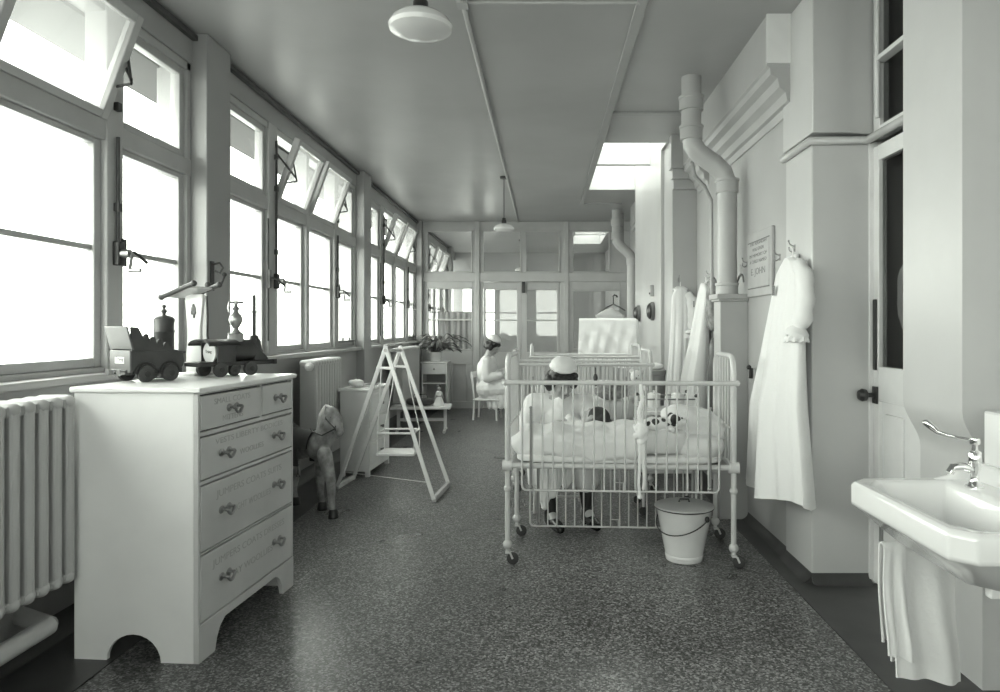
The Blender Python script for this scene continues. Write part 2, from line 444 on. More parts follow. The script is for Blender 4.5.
# near wall with the boxed duct that steps back over the basin
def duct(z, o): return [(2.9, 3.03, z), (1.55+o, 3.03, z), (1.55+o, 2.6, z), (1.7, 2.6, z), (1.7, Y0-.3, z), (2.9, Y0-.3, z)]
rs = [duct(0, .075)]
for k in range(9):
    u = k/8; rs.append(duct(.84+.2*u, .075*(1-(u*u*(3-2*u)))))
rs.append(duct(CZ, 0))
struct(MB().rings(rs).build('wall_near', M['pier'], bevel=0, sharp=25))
# hall behind the door, its dimness painted on as near-black walls
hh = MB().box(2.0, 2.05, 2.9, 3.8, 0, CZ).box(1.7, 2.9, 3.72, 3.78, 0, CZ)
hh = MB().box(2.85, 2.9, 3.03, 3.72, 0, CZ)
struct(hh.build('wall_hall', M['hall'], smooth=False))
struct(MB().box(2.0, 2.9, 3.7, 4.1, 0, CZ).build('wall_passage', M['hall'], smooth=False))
# door with glazed upper half
d = MB(); XD = 1.73
d.box(XD, XD+.045, 3.03, 3.35, .015, 2.3).box(XD, XD+.045, 3.63, 3.69, .015, 2.3)
d.box(XD, XD+.045, 3.35, 3.63, .015, .25).box(XD, XD+.045, 3.35, 3.63, .97, 1.15).box(XD, XD+.045, 3.35, 3.63, 2.22, 2.3)
d.box(XD+.018, XD+.03, 3.35, 3.63, .25, .97)
d.box(XD+.006, XD+.03, 3.40, 3.58, .31, .91)
d.box(XD-.02, XD+.06, 3.69, 3.705, 0, 2.33)
door = struct(d.build('door_1', M['enamel'], bevel=.004))
MB().box(XD+.02, XD+.025, 3.35, 3.63, 1.15, 2.22).build('pane', M['darkglass'], door)
MB().box(XD-.008, XD, 3.645, 3.682, 1.13, 1.5).build('push_plate', M['black'], door, bevel=.003)
k = MB().lathe([(.006, 0), (.028, .004), (.028, .012), (.012, .016), (.012, .045), (.03, .055), (.034, .075), (.024, .092), (.004, .096)], (XD, 3.655, 1.0), (-1, 0, 0), 20)
k.build('door_knob', M['black'], door)
MB().box(XD-.012, XD, 3.63, 3.68, .955, 1.045).build('lock_plate', M['black'], door, bevel=.003)
f = MB().box(XD, XD+.05, 3.62, 3.69, 2.34, CZ).box(XD, XD+.05, 3.03, 3.62, 2.34, 2.40).box(XD-.03, XD+.03, 3.03, 3.62, 2.72, 2.745).box(XD, XD+.05, 3.03, 3.3, 2.4, CZ)
f.cyl((XD-.02, 3.60, 2.43), (XD-.02, 3.60, CZ), .012)
o = struct(f.build('window_12', M['enamel'], bevel=.004))
MB().box(XD+.02, XD+.024, 3.3, 3.62, 2.4, CZ).build('pane', M['darkglass'], o)
# picture-rail moulding that wraps the pier and caps the door
tp = [(1.395, 4.1, 2.335), (1.395, 3.685, 2.335), (1.70, 3.685, 2.34), (1.705, 3.03, 2.34)]
struct(MB().tube(tp, .022, 10).build('trim_4', M['frame'], sharp=80))

# cornices left from the outside wall
cn = MB()
prof = [(1.46, 2.60), (1.42, 2.60), (1.405, 2.64), (1.385, 2.65), (1.375, 2.70), (1.34, 2.73), (1.33, 2.78), (1.29, 2.80), (1.285, 2.84), (1.27, 2.85), (1.27, CZ), (1.46, CZ)]
cn.prism(prof, 'xz', 4.0, 5.75)
cn.prism(prof, 'xz', 9.9, 10.4)
struct(cn.build('trim_5', M['wall'], sharp=15))
cn = MB(); cn.box(1.165, 1.44, 6.46, 6.6, 2.83, CZ).box(1.185, 1.44, 6.5, 6.6, 2.74, 2.83).box(1.2, 1.44, 6.54, 6.6, 2.65, 2.74)
cn.prism([(a+.003, b) for a, b in prof], 'xz', 6.1, 6.5)
struct(cn.build('trim_6', M['wall'], bevel=.006))
# end block that closes the cornice before the pier
struct(MB().box(1.262, 1.45, 3.985, 4.0, 2.86, CZ).build('trim_7', M['enamel'], smooth=False))

# dark coved skirting and dark floor border
sk = MB()
sk.prism([(1.29, .004), (1.29, 0), (2.0, 0), (2.0, .004)], 'xz', 1.2, 6.6)
struct(sk.build('trim_8', M['cove'], smooth=False))
def cove(pts, name, h=.05, t=.05):
    m_ = MB()
    for (a, b, nrm) in pts:
        a, b, nrm = V((*a, 0)), V((*b, 0)), V((*nrm, 0))
        pr = [(0, 0)]+[(t*(1-sin(q)), h*(1-cos(q))) for q in [i*pi/12 for i in range(7)]]
        pr = [(t, 0)] + [(t*(1-sin(i*pi/12)), h*(1-cos(i*pi/12))) for i in range(1, 7)] + [(-.004, h), (-.004, 0)]
        m_.rings([[q + nrm*u + V((0, 0, z)) for u, z in pr] for q in (a, b)])
    return struct(m_.build(name, M['cove']))
cove([((1.41, 4.1), (1.41, 3.7), (-1, 0)), ((1.41, 3.7), (1.72, 3.7), (0, -1)), ((1.43, 6.6), (1.43, 4.1), (-1, 0)), ((1.2, 6.6), (1.43, 6.6), (0, -1)), ((1.165, 9.05), (1.165, 6.6), (-1, 0)), ((1.43, YE), (1.43, 9.05), (-1, 0))], 'baseboard_right', .055, .07)
cove([((-2.14, Y0), (-2.14, YE), (1, 0))], 'baseboard_left', .1, .08)
struct(MB().box(-2.14, -1.75, Y0, YE, 0, .004).build('trim_9', M['cove'], smooth=False))

# wall at the camera's back
b = MB().box(-2.3, 1.7, Y0-.3, Y0-.1, 0, 1.0).box(-2.3, 1.7, Y0-.3, Y0-.1, 2.9, CZ).box(-2.3, -1.8, Y0-.3, Y0-.1, 1.0, 2.9).box(-.7, -.4, Y0-.3, Y0-.1, 1.0, 2.9).box(.7, 1.7, Y0-.3, Y0-.1, 1.0, 2.9)
struct(b.build('wall_back', M['wall'], smooth=False))
for i, x in enumerate((-1.8, -.4)):
    f = MB().box(x, x+.06, Y0-.24, Y0-.18, 1, 2.9).box(x+1.04, x+1.1, Y0-.24, Y0-.18, 1, 2.9).box(x, x+1.1, Y0-.24, Y0-.18, 1.9, 1.96).box(x, x+1.1, Y0-.24, Y0-.18, 1, 1.06).box(x, x+1.1, Y0-.24, Y0-.18, 2.84, 2.9)
    o = struct(f.build('window_%d' % (13+i), M['frame'], bevel=.004))
    MB().box(x+.06, x+1.04, Y0-.212, Y0-.208, 1.06, 2.84).build('pane', M['glass'], o)
    portal((x+.55, Y0-.25, 1.95), (pi/2, 0, 0), 1.0, 1.8)

# ------------------------------------------------------------------ glazed partition at the end
S = 59.3
def ex(x): return (x-545)/S
def ez(y): return H+(328-y)/S
pt = MB(); A, B = YE-.05, YE+.05
X_L, X_R = -2.14, 1.45
pt.box(X_L, X_R, A, B, ez(231), CZ)
pt.box(X_L, X_R, A-.02, B, ez(282), ez(273))
for a, b_ in ((420, 427), (473, 483), (560, 572), (610, 640)): pt.box(ex(a), ex(b_), A+.002, B-.002, ez(273), ez(231))
pt.box(ex(521.5), ex(525), A, B, ez(273), ez(231))
pt.box(ex(475.5), ex(480), A-.03, B, 0, CZ-.003); pt.box(ex(564), ex(568.5), A-.03, B, 0, CZ-.003)
pt.box(X_L, ex(427), A, B, 0, ez(282)).box(ex(473), ex(483), A, B, 0, ez(282)).box(ex(560), ex(572), A, B, 0, ez(282)).box(ex(620), X_R, A, B, 0, ez(282))
# left fixed leaf with wooden panel
pt.box(ex(427), ex(473), A, B, 0, .12).box(ex(427), ex(473), A, B, ez(364), ez(350)).box(ex(427), ex(433), A, B, .12, ez(364)).box(ex(467), ex(473), A, B, .12, ez(364)).box(ex(427), ex(473), A+.03, B-.03, .12, ez(364)).box(ex(449), ex(453), A, B, .12, ez(364))
pt.box(ex(572), ex(620), A, B, 0, .12).box(ex(572), ex(620), A, B, ez(364), ez(350)).box(ex(572), ex(620), A+.03, B-.03, .12, ez(364)).box(ex(427), ex(473), A, B, ez(288), ez(282)).box(ex(572), ex(620), A, B, ez(290), ez(282))
pt.box(ex(427), ex(473), A+.01, B-.01, ez(320.5), ez(318.8))
wall_end = struct(pt.build('wall_end', M['frame'], bevel=.006))
for a, b_, c_, d_ in ((427, 473, 273, 231), (483, 521.5, 273, 231), (525, 560, 273, 231), (572, 610, 273, 231), (427, 473, 350, 288), (572, 620, 350, 290)):
    MB().box(ex(a), ex(b_), YE-.003, YE+.003, ez(c_), ez(d_)).build('pane', M['inglass'], wall_end)
for a, b_, c_, d_ in ((427, 473, 273, 231), (483, 521.5, 273, 231), (525, 560, 273, 231), (572, 610, 273, 231), (427, 473, 350, 288), (572, 620, 350, 290)):
    e = .022
    bd = MB().box(ex(a), ex(a)+e, A-.012, A+.02, ez(c_), ez(d_)).box(ex(b_)-e, ex(b_), A-.012, A+.02, ez(c_), ez(d_)).box(ex(a)+e, ex(b_)-e, A-.012, A+.02, ez(c_), ez(c_)+e).box(ex(a)+e, ex(b_)-e, A-.012, A+.02, ez(d_)-e, ez(d_))
    bd.build('bead', M['frame'], wall_end, bevel=.004)
for n, (a, b_) in enumerate(((483.5, 521.3), (521.7, 559.5))):
    g0, g1 = ((486, 517), (527, 557))[n]
    d = MB().box(ex(a), ex(g0), A+.01, B-.01, .01, ez(282.5)).box(ex(g1), ex(b_), A+.01, B-.01, .01, ez(282.5))
    d.box(ex(g0), ex(g1), A+.01, B-.01, .01, .2).box(ex(g0), ex(g1), A+.01, B-.01, ez(366), ez(352)).box(ex(g0), ex(g1), A+.01, B-.01, ez(290), ez(282.5)).box(ex(g0), ex(g1), A+.03, B-.03, .2, ez(366)).box(ex(g0), ex(g1), A+.025, B-.025, ez(321), ez(319.6))
    o = struct(d.build('door_%d' % (2+n), M['frame'], bevel=.005))
    MB().box(ex(g0), ex(g1), YE-.003, YE+.003, ez(352), ez(290)).build('pane', M['inglass'], o)
    if n: MB().box(ex(522), ex(525), A-.03, A+.01, ez(293), ez(282)).build('bolt', M['black'], o, bevel=.003)
# the room beyond
struct(MB().box(-2.3, -1.95, YF, YF+.2, 0, CZ).box(-1.2, 1.6, YF, YF+.2, 0, CZ).box(-1.95, -1.2, YF, YF+.2, 0, 1.1).box(-1.95, -1.2, YF, YF+.2, 2.35, CZ).build('wall_far', M['wallL'], smooth=False))
o = struct(MB().box(-1.95, -1.2, YF+.05, YF+.1, 1.1, 1.16).box(-1.95, -1.2, YF+.05, YF+.1, 2.29, 2.35).box(-1.6, -1.55, YF+.05, YF+.1, 1.1, 2.35).box(-1.95, -1.2, YF+.05, YF+.1, 1.7, 1.74).build('window_16', M['frame']))
MB().box(-1.95, -1.2, YF+.07, YF+.075, 1.1, 2.35).build('pane', M['glass'], o)
cu = MB().grid(lambda u, v: (ex(437)+(ex(472)-ex(437))*u, YE+.1+.012*sin(u*38)+.005*sin(u*17+v*3), ez(352)+(ez(312)-ez(352))*v), 90, 6, .004)
ct = thing('curtain', 'grey pleated half curtain behind the left glazed leaf of the partition', 'curtain', (0, YE+.1, ez(352)))
cu.xf(Matrix.Translation((0, -YE-.1, -ez(352)))).build('cloth', M['curtain'], ct)
MB().cyl((ex(428), 0, ez(312)-ez(352)), (ex(473), 0, ez(312)-ez(352)), .008).build('rod', M['steel'], ct)

#PART2
# ------------------------------------------------------------------ radiators
def radiator(label, y0, n, pitch=.073, valve=False):
    xb, xf = -2.03, -1.89
    t = thing('radiator', label, 'radiator', (xb, y0, 0), 0, 'column radiators under the windows')
    m_ = MB()
    for k, x in enumerate((.02, .12)):
        m_.cap((x, .036, .37), (x, .036, 1.05), .026, seg=10)
    m_.cap((.02, .036, 1.055), (.12, .036, 1.055), .03, seg=10); m_.cap((.02, .036, .36), (.12, .036, .36), .03, seg=10)
    m_.box(.0, .14, .012, .06, .37, 1.05)
    m_.box(.006, .134, 0, .073, 1.03, 1.07).box(.006, .134, 0, .073, .345, .375)
    first = m_.build('column', M['rad'], t, bevel=.01)
    for i in range(1, n):
        c = first.copy(); COL.objects.link(c); c.parent = t; c.location = (0, i*pitch, 0)
    for yy in ((.3, n*pitch-.5) if n > 15 else (.42, n*pitch-.1)): MB().box(.0, .034, yy-.015, yy+.015, 0, .345).build('foot', M['rad'], t, bevel=.006)
    if valve:
        v = MB().lathe([(.02, 0), (.035, .01), (.035, .03), (.02, .04), (.012, .05)], (.09, 0, 1.03), (0, -1, 0), 14)
        v.build('valve', M['cream'], t)
    return t
radiator('large white column radiator behind the drawer chest under the nearest windows', 1.225, 22)
radiator('white column radiator behind the rocking horse and white cabinet', 5.78, 10, valve=True)
radiator('far white column radiator behind the swing frame', 9.3, 17)
p_ = MB().cyl((-1.95, -2.5, .18), (-1.95, 2.75, .18), .036, seg=16).cyl((-1.95, 2.75, .18), (-2.14, 2.85, .18), .036, seg=16)
for y in (.6, 2.2): p_.box(-2.14, -1.93, y, y+.03, .13, .15)
tag(p_.build('heating_pipe', M['rad'], origin=(-1.95, 0, .13)), 'thick white heating pipe running low under the nearest radiator', 'pipe')

# ------------------------------------------------------------------ chest of drawers
CH = thing('chest_of_drawers', 'white chest of five drawers with faded lettering, toy train on its top', 'chest of drawers', (-1.62, 3.262, 0), R(-4.5))
CX, CY, CT = .264, .435, 1.11
b = MB()
b.box(-CX, -CX+.015, -CY+.02, CY-.02, .12, CT-.022)
# sides with arched feet
def arched(x0, x1, zt):
    r = .115; xm = (x0+x1)/2
    pts = [(x0, 0), (xm-r, 0)] + [(xm-r*cos(a), (.11)*sin(a)) for a in [i*pi/12 for i in range(13)]] + [(xm+r, 0), (x1, 0), (x1, zt), (x0, zt)]
    return pts
for y in (-CY, CY-.02): b.prism(arched(-CX, CX-.02, CT-.022), 'xz', y, y+.02)
body = b.build('carcass', M['chest'], CH, bevel=.003)
# front frame: rails, stiles and bracket feet
b = MB(); xf = CX-.02
rows = [(.928, 1.077), (.728, .908), (.438, .711), (.153, .428)]
sp = -CY+.02+.505
b.box(xf, CX, -CY, -CY+.014, .15, CT-.022).box(xf, CX, CY-.014, CY, .15, CT-.022)
b.box(xf, CX-.002, -CY, CY, 1.08, CT-.022).box(xf, CX-.002, -CY, CY, .909, .927).box(xf, CX-.002, -CY, CY, .712, .727).box(xf, CX-.002, -CY, CY, .429, .437).box(xf, CX-.002, sp-.008, sp+.008, .92, 1.085)
fy = [(-CY, 0), (-CY+.12, 0), (-CY+.135, .05), (-CY+.16, .09), (-CY+.2, .115), (CY-.2, .115), (CY-.16, .09), (CY-.135, .05), (CY-.12, 0), (CY, 0), (CY, .152), (-CY, .152)]
b.prism(fy, 'yz', xf, CX+.003)
b.build('front_frame', M['chestfront'], CH, bevel=.002)
MB().box(xf-.1, xf, -CY+.02, CY-.02, .153, 1.08).build('dust_board', M['dark'], CH, smooth=False)
MB().box(-CX-.012, CX+.016, -CY-.014, CY+.014, CT-.022, CT).build('top', M['chest'], CH, bevel=.006)
def pull(parent, y, z):
    h = MB()
    h.ball((CX+.003, y-.03, z-.002), (.004, .022, .017)).ball((CX+.003, y+.03, z-.002), (.004, .022, .017))
    h.cyl((CX, y-.03, z), (CX+.024, y-.03, z), .006).cyl((CX, y+.03, z), (CX+.024, y+.03, z), .006)
    h.tube([(CX+.022, y-.036, z)] + [(CX+.03, y-.03+.06*k/6, z-.022*sin(pi*k/6)-.004) for k in range(7)] + [(CX+.022, y+.036, z)], .0065)
    return h.build('drawer_pull', M['steel'], parent)
texts = {0: [], 1: ['VESTS LIBERTY BODICES', 'WOOLLIES'], 2: ['JUMPERS COATS SUITS', 'NIGHT WOOLLIES'], 3: ['JUMPERS COATS DRESSES', 'DAY WOOLLIES']}
def drawer(y0, y1, z0, z1, pulls, lines, size, widths, dz):
    d = MB().box(xf-.05, CX+.001, y0+.005, y1-.005, z0+.005, z1-.005)
    o = d.build('drawer', M['chestfront'], CH, bevel=.003)
    for p in pulls: pull(o, p, (z0+z1)/2+.005)
    if lines:
        lettering(lines, size, o, M['letter'], frame_mat((CX+.0012, (y0+y1)/2, z1-dz), (0, 1, 0), (0, 0, 1)), widths=widths, spacing=2.25)
    return o
drawer(-CY+.014, sp-.008, *rows[0], [(-CY+sp)/2], ['SMALL COATS', 'MITTENS'], .034, [.3, .17], -.03)
drawer(sp+.008, CY-.014, *rows[0], [(CY+sp)/2], [], .03, None, 0)
for r_ in (1, 2, 3):
    h_ = rows[r_][1]-rows[r_][0]
    drawer(-CY+.014, CY-.014, *rows[r_], [-.235, .245], texts[r_], (.034 if r_ == 1 else .042), ([.62, .22] if r_ == 1 else ([.6, .36] if r_ == 2 else [.66, .4])), (-.03 if r_ == 1 else -.02))

# ------------------------------------------------------------------ toy train on the chest
def wheels(parent, xs, yw, r, z):
    for x in xs:
        for sgn in (-1, 1):
            wb = MB().lathe([(r*.45, -.011), (r*.5, -.012), (r*.8, -.009), (r, -.010), (r, .010), (r*.8, .009), (r*.5, .012), (.004, .016)], (x, sgn*yw, z), (0, sgn, 0), 22)
            o = wb.build('wheel', M['darkgrey'], parent)
            MB().lathe([(r*.38, 0), (r*.38, .004), (.003, .006)], (x, sgn*(yw+.0125), z), (0, sgn, 0), 14).build('hub', M['black'], o)
TZ = 1.1105
T = thing('toy_tender', 'grey and black toy railway wagon with a sloped bin, nearest on the chest', 'toy train', (-1.805, 3.185, TZ), R(59))
W_ = .078
wheels(T, (-.055, .055), .078, .036, .036)
MB().box(-.13, .125, -.06, .06, .034, .058).build('chassis', M['darkgrey'], T, bevel=.003)
b = MB().prism([(-.118, .05), (.105, .05), (.118, .065), (.125, .09), (.118, .125), (.09, .14), (-.118, .14)], 'xz', -W_, W_)
b.build('body', M['darkgrey'], T, bevel=.004)
scal = [(-.118, .138), (-.122, .245), (-.09, .243), (-.075, .215)]
for k in range(4):
    cx = -.06+.03*k; z0 = .215-.013*k
    scal += [(cx-.008, z0-.018), (cx-.004, z0-.004), (cx+.005, z0), (cx+.014, z0-.004), (cx+.017, z0-.016)]
scal += [(.075, .138)]
for sgn in (-1, 1):
    MB().prism(scal, 'xz', sgn*W_-.006, sgn*W_+.006).build('scalloped_side', M['darkgrey'], T, bevel=.002)
end = MB().box(-.126, -.116, -W_-.004, W_+.004, .045, .142)
e_ = end.build('end_board', M['midgrey'], T, bevel=.003)
MB().prism([(-.120, .145), (-.146, .245), (-.138, .248), (-.110, .145)], 'xz', -W_-.012, W_+.012).build('sloped_bin', M['midgrey'], T, bevel=.003)
lb = MB().box(-.1272, -.126, -.036, .036, .084, .112).build('name_label', M['paper'], T)
lettering(['Triang'], .024, lb, M['ink2'], frame_mat((-.1275, 0, .12), (0, -1, 0), (0, 0, 1)), spacing=1.0, widths=[.064])
b = MB()
for sgn in (-1, 1): b.lathe([(.009, 0), (.009, .02), (.015, .022), (.015, .03)], (-.126, sgn*.045, .046), (-1, 0, 0), 12)
b.tube([(-.126, 0, .046), (-.15, 0, .05), (-.155, 0, .035), (-.142, 0, .03)], .004)
b.build('buffer', M['steel'], T)
b = MB()
for x in (-.055, .055):
    b.tube([(x+.045*cos(a), -W_-.002, .04+.045*sin(a)) for a in [i*pi/8 for i in range(9)]], .006)
b.build('wheel_arch', M['black'], T)
MB().tube([(.118, 0, .046), (.15, 0, .046)], .008).build('coupling', M['black'], T)
cn_ = thing('canister', 'dark lidded cylinder with a knob finial behind the toy wagon', 'canister', (-1.845, 3.39, TZ), 0)
MB().lathe([(.038, 0), (.042, .004), (.042, .2), (.044, .203), (.044, .21), (.042, .213), (.042, .25)], seg=28).build('body', M['darkgrey'], cn_)
lid = MB().lathe([(.044, .25), (.044, .262), (.034, .272), (.016, .277), (.007, .28), (.007, .288), (.012, .294), (.012, .30), (.006, .306), (.004, .31), (.009, .316), (.008, .322), (.002, .327)], seg=28)
lid.build('lid', M['darkgrey'], cn_); cn_.scale = (1.06, 1.06, 1.08)

L = thing('toy_locomotive', 'black toy locomotive with tall funnel and brass dome, farther on the chest', 'toy train', (-1.60, 3.53, TZ), R(58))
wheels(L, (-.085, .08), .07, .035, .035)
wheels(L, (-.005,), .06, .027, .028)
MB().box(-.19, .215, -.065, .065, .052, .074).build('running_board', M['black'], L, bevel=.003)
b = MB(); b.box(.215, .227, -.085, .085, .052, .078)
b.build('buffer_beam', M['black'], L, bevel=.002)
b = MB(); b.prism([(-.1, .07), (.0, .07), (.0, .165), (-.1, .165)], 'xz', -.07, -.062); b.prism([(-.1, .07), (.0, .07), (.0, .165), (-.1, .165)], 'xz', .062, .07)
b.box(-.008, 0, -.07, .07, .07, .165)
b.build('cab', M['darkgrey'], L, bevel=.002)
rb = []
for i in range(2):
    x = (-.155, .012)[i]; rb.append([(x, .085*cos(a), .16+.03*sin(a)) for a in [k*pi/10 for k in range(11)]] + [(x, -.083, .157), (x, .083, .157)][0:0])
MB().grid(lambda u, v: (-.155+.167*u, .088*cos(pi*v), .152+.03*sin(pi*v)), 4, 14, .006).build('cab_roof', M['black'], L)
MB().lathe([(.05, 0), (.052, .003), (.052, .012), (.003, .014)], (-.088, 0, .118), (-1, 0, 0), 26).build('back_plate', M['paper'], L)
lb = MB().box(-.1035, -.1025, -.036, .036, .107, .133).build('name_label', M['paper'], L)
lettering(['Triang'], .022, lb, M['ink2'], frame_mat((-.1039, 0, .138), (0, -1, 0), (0, 0, 1)), spacing=1.0, widths=[.05])
MB().lathe([(.052, 0), (.056, .004), (.056, .12), (.05, .135), (.03, .143), (.003, .145)], (.0, 0, .125), (1, 0, 0), 26).build('boiler', M['darkgrey'], L)
MB().prism([(.12, .07), (.205, .07), (.2, .085), (.16, .125), (.135, .15), (.12, .15)], 'xz', -.05, .05).build('smokebox', M['darkgrey'], L, bevel=.006)
dm = MB().lathe([(.026, 0), (.028, .008), (.026, .03), (.028, .036), (.022, .04), (.012, .05), (.009, .06), (.014, .07), (.021, .085), (.024, .1), (.02, .118), (.012, .13), (.008, .14), (.012, .146), (.013, .152), (.007, .16), (.006, .18)], (0, 0, 0), seg=22)
dm.build('dome', M['brass'], L, loc=(.045, 0, .17)).scale = (1.4, 1.4, 1.12)
MB().cyl((.005, 0, .37), (.085, 0, .37), .006).cyl((.045, 0, .362), (.045, 0, .378), .012).tube([(.01, 0, .37), (.003, 0, .345), (.008, 0, .32)], .005).build('dome_tap', M['brass'], L)
fn_ = MB().lathe([(.03, 0), (.03, .006), (.025, .02), (.022, .05), (.022, .055), (.014, .07), (.014, .082), (.006, .086), (.006, .2), (.009, .2), (.009, .21), (.005, .21), (.005, .29), (.002, .292)], (0, 0, 0), seg=18)
fn_.build('funnel', M['darkgrey'], L, loc=(.15, 0, .115)).scale = (1.5, 1.5, 1.02)

# white waisted stand with a tilted tray
st = thing('shaped_stand', 'white waisted wooden stand with crest and tilted roller tray behind the locomotive', 'stand', (-1.775, 3.55, TZ), R(-28))
prf = [(-.062, 0), (-.06, .1), (-.05, .18), (-.05, .24), (-.06, .32), (-.068, .38), (-.066, .41)]
pl = [(x, z) for x, z in prf] + [(-x, z) for x, z in reversed(prf)]
MB().prism(pl, 'xz', -.008, .008).build('back_board', M['cream'], st, bevel=.004)
MB().prism([(-.07, 0), (.07, 0), (.07, .015), (-.07, .015)], 'xz', -.05, .06).build('base', M['cream'], st, bevel=.004)
cr = MB().ball((0, -.008, .33), (.02, .004, .027)).ball((-.012, -.009, .318), (.009, .004, .012)).ball((.012, -.009, .318), (.009, .004, .012)).ball((0, -.009, .352), (.01, .004, .01)).ball((.004, -.009, .3), (.008, .004, .012))
cr.build('crest', M['dark'], st)
tm = Matrix.Translation((.0, -.02, .42)) @ Matrix.Rotation(R(-14), 4, 'Y')
MB().box(-.1, .085, -.07, .06, -.004, .006).xf(tm).build('tray', M['enamel'], st, bevel=.003)
for yy in (-.075, .065): MB().cyl((-.13, yy, .006), (.13, yy, .006), .012).ball((-.13, yy, .006), .015).ball((.13, yy, .006), .015).xf(tm).build('roller', M['dark'], st)
MB().ball((0, 0, 0), .016).cyl((0, 0, -.01), (0, 0, -.03), .01).xf(Matrix.Translation((.03, .05, .46))).build('finial', M['dark'], st)
MB().tube([(.075, .01, .4), (.08, .012, .3), (.078, .012, .2), (.09, .015, .15)], .006).build('strap', M['dark'], st)

# window-hung bracket (iron fitting on the pillar)
wb = thing('wall_bracket', 'dark iron scroll bracket fixed on the pillar above the toy train', 'bracket', (-2.048, 4.3, 1.67))
MB().box(0, .008, -.02, .02, -.09, .09).tube([(0, 0, .07), (.05, 0, .08), (.07, 0, .05), (.05, 0, .02), (.02, 0, .03)], .007).tube([(0, 0, -.06), (.06, 0, -.05), (.07, .02, .0)], .007).ball((.07, .02, .01), .014).build('iron_scroll', M['black'], wb)

# ------------------------------------------------------------------ lamps
def lamp(label, y):
    t = thing('pendant_lamp', label, 'pendant lamp', (-.485, y, 2.5))
    MB().lathe([(.02, 0), (.045, .004), (.05, .02), (.05, .03)], (0, 0, CZ-2.5-.03), seg=20).build('ceiling_rose', M['black'], t)
    MB().cyl((0, 0, .14), (0, 0, CZ-2.52), .005).build('cord', M['black'], t)
    MB().lathe([(.02, .15), (.022, .13), (.03, .12), (.03, .085), (.036, .08)], seg=16).build('lamp_holder', M['black'], t)
    pr = [(.034, .085), (.05, .082), (.085, .07), (.112, .05), (.124, .028), (.12, .012), (.1, .0), (.06, -.01), (.003, -.014)]
    MB().lathe(pr, seg=40).build('lamp_shade', M['opal'], t)
lamp('white opal glass pendant lamp nearest the camera, cut by the top of the picture', 2.73)
lamp('small white opal pendant lamp on a long dark cord before the glazed partition', 8.28)
lamp('pale pendant lamp seen through the upper glass of the partition', 14.2)

# ------------------------------------------------------------------ drain pipes
def soil(label, y, x0, x1, zt, zb, r):
    t = thing('drain_pipe', label, 'pipe', (x1, y, zb), 0, None)
    pts = [(x0-x1, 0, zt-zb+.02), (x0-x1, 0, 2.72-zb+.03), (x0-x1+.01, 0, 2.66-zb), (x0-x1+.05, 0, 2.60-zb), (-.09, 0, 2.52-zb), (-.03, 0, 2.46-zb), (0, 0, 2.38-zb), (0, 0, .0)]
    MB().tube(pts, r, 20).build('pipe_run', M['wall'], t)
    for (x, z, k) in ((x0-x1, 2.95-zb, 1.22), (x0-x1, 2.74-zb, 1.15), (0, 2.36-zb, 1.15), (0, .03, 1.12)):
        MB().lathe([(r*.9, -.05), (r*k, -.048), (r*k, .03), (r*k*1.07, .035), (r*k*1.07, .05), (r*.9, .055)], (x, 0, z), seg=20).build('collar', M['wall'], t)
    return t
soil('thick painted soil pipe with an elbow, standing on the ledge above the near cots', 5.0, 1.045, 1.30, CZ, 1.59, .07)
soil('distant painted soil pipe with an elbow near the glazed partition', 10.62, 1.09, 1.32, CZ, .06, .075)
pd = MB().box(1.235, 1.43, 4.93, 5.12, 0, 1.54).box(1.22, 1.43, 4.915, 5.135, 1.54, 1.555).box(1.205, 1.43, 4.90, 5.15, 1.555, 1.59)
struct(pd.build('trim_10', M['wall'], bevel=.004))
tag(MB().tube([(1.07, 5.1, 2.56), (1.1, 5.14, 2.47), (1.18, 5.18, 2.4), (1.235, 5.2, 2.3), (1.24, 5.2, 1.6)], .014).build('cable_pipe', M['wallL'], origin=(1.24, 5.2, 1.6)), 'thin conduit curving down beside the thick near soil pipe', 'pipe')
tag(MB().tube([(1.2, 10.95, CZ), (1.2, 10.95, 2.72), (1.22, 10.95, 2.64), (1.3, 10.95, 2.5), (1.37, 10.95, 2.42), (1.385, 10.95, 2.3), (1.385, 10.95, .06)], .035, 14).build('waste_pipe', M['wallL'], origin=(1.385, 10.95, .06)), 'thinner painted pipe beside the distant soil pipe at the partition', 'pipe')

# ------------------------------------------------------------------ things on the right wall
def hook(label, loc, face):
    t = thing('coat_hook', label, 'hook', loc, face)
    h = MB().box(-.012, .012, -.006, 0, -.03, .03)
    h.tube([(0, -.004, .015), (0, -.04, .03), (0, -.05, .055)], .005).ball((0, -.05, .058), .008)
    h.tube([(0, -.004, -.01), (0, -.03, -.03), (0, -.045, -.02), (0, -.048, .0)], .005).ball((0, -.048, .003), .007)
    h.build('hook_iron', M['steel'], t).scale = (.7, .7, .7); return t
FW = R(-90)
hook('coat hook over the nearest and widest white gown', (1.41, 3.95, 1.80), FW)
hook('coat hook right of the wall notice, beside the nearest gown', (1.43, 4.26, 1.78), FW)
hook('coat hook left of the wall notice holding a bare hanger', (1.43, 5.02-.07, 1.80), FW)
hook('coat hook above the farther of the two narrow gowns', (1.26, 6.6, 1.80), 0)
hook('coat hook above the nearer of the two narrow gowns', (1.43, 6.05, 1.80), FW)
hg = thing('coat_hanger', 'bare bent wire hanger on the hook beside the wall notice', 'hanger', (1.385, 4.95, 1.64), FW)
MB().tube([(0, 0, .16), (0, -.0, .12), (0, 0, .09)], .004).tube([(-.12, 0, 0), (-.1, 0, .03), (-.04, 0, .075), (0, 0, .09), (.03, 0, .085), (.06, 0, .06), (.07, 0, .03)], .007).build('wire', M['steel'], hg)

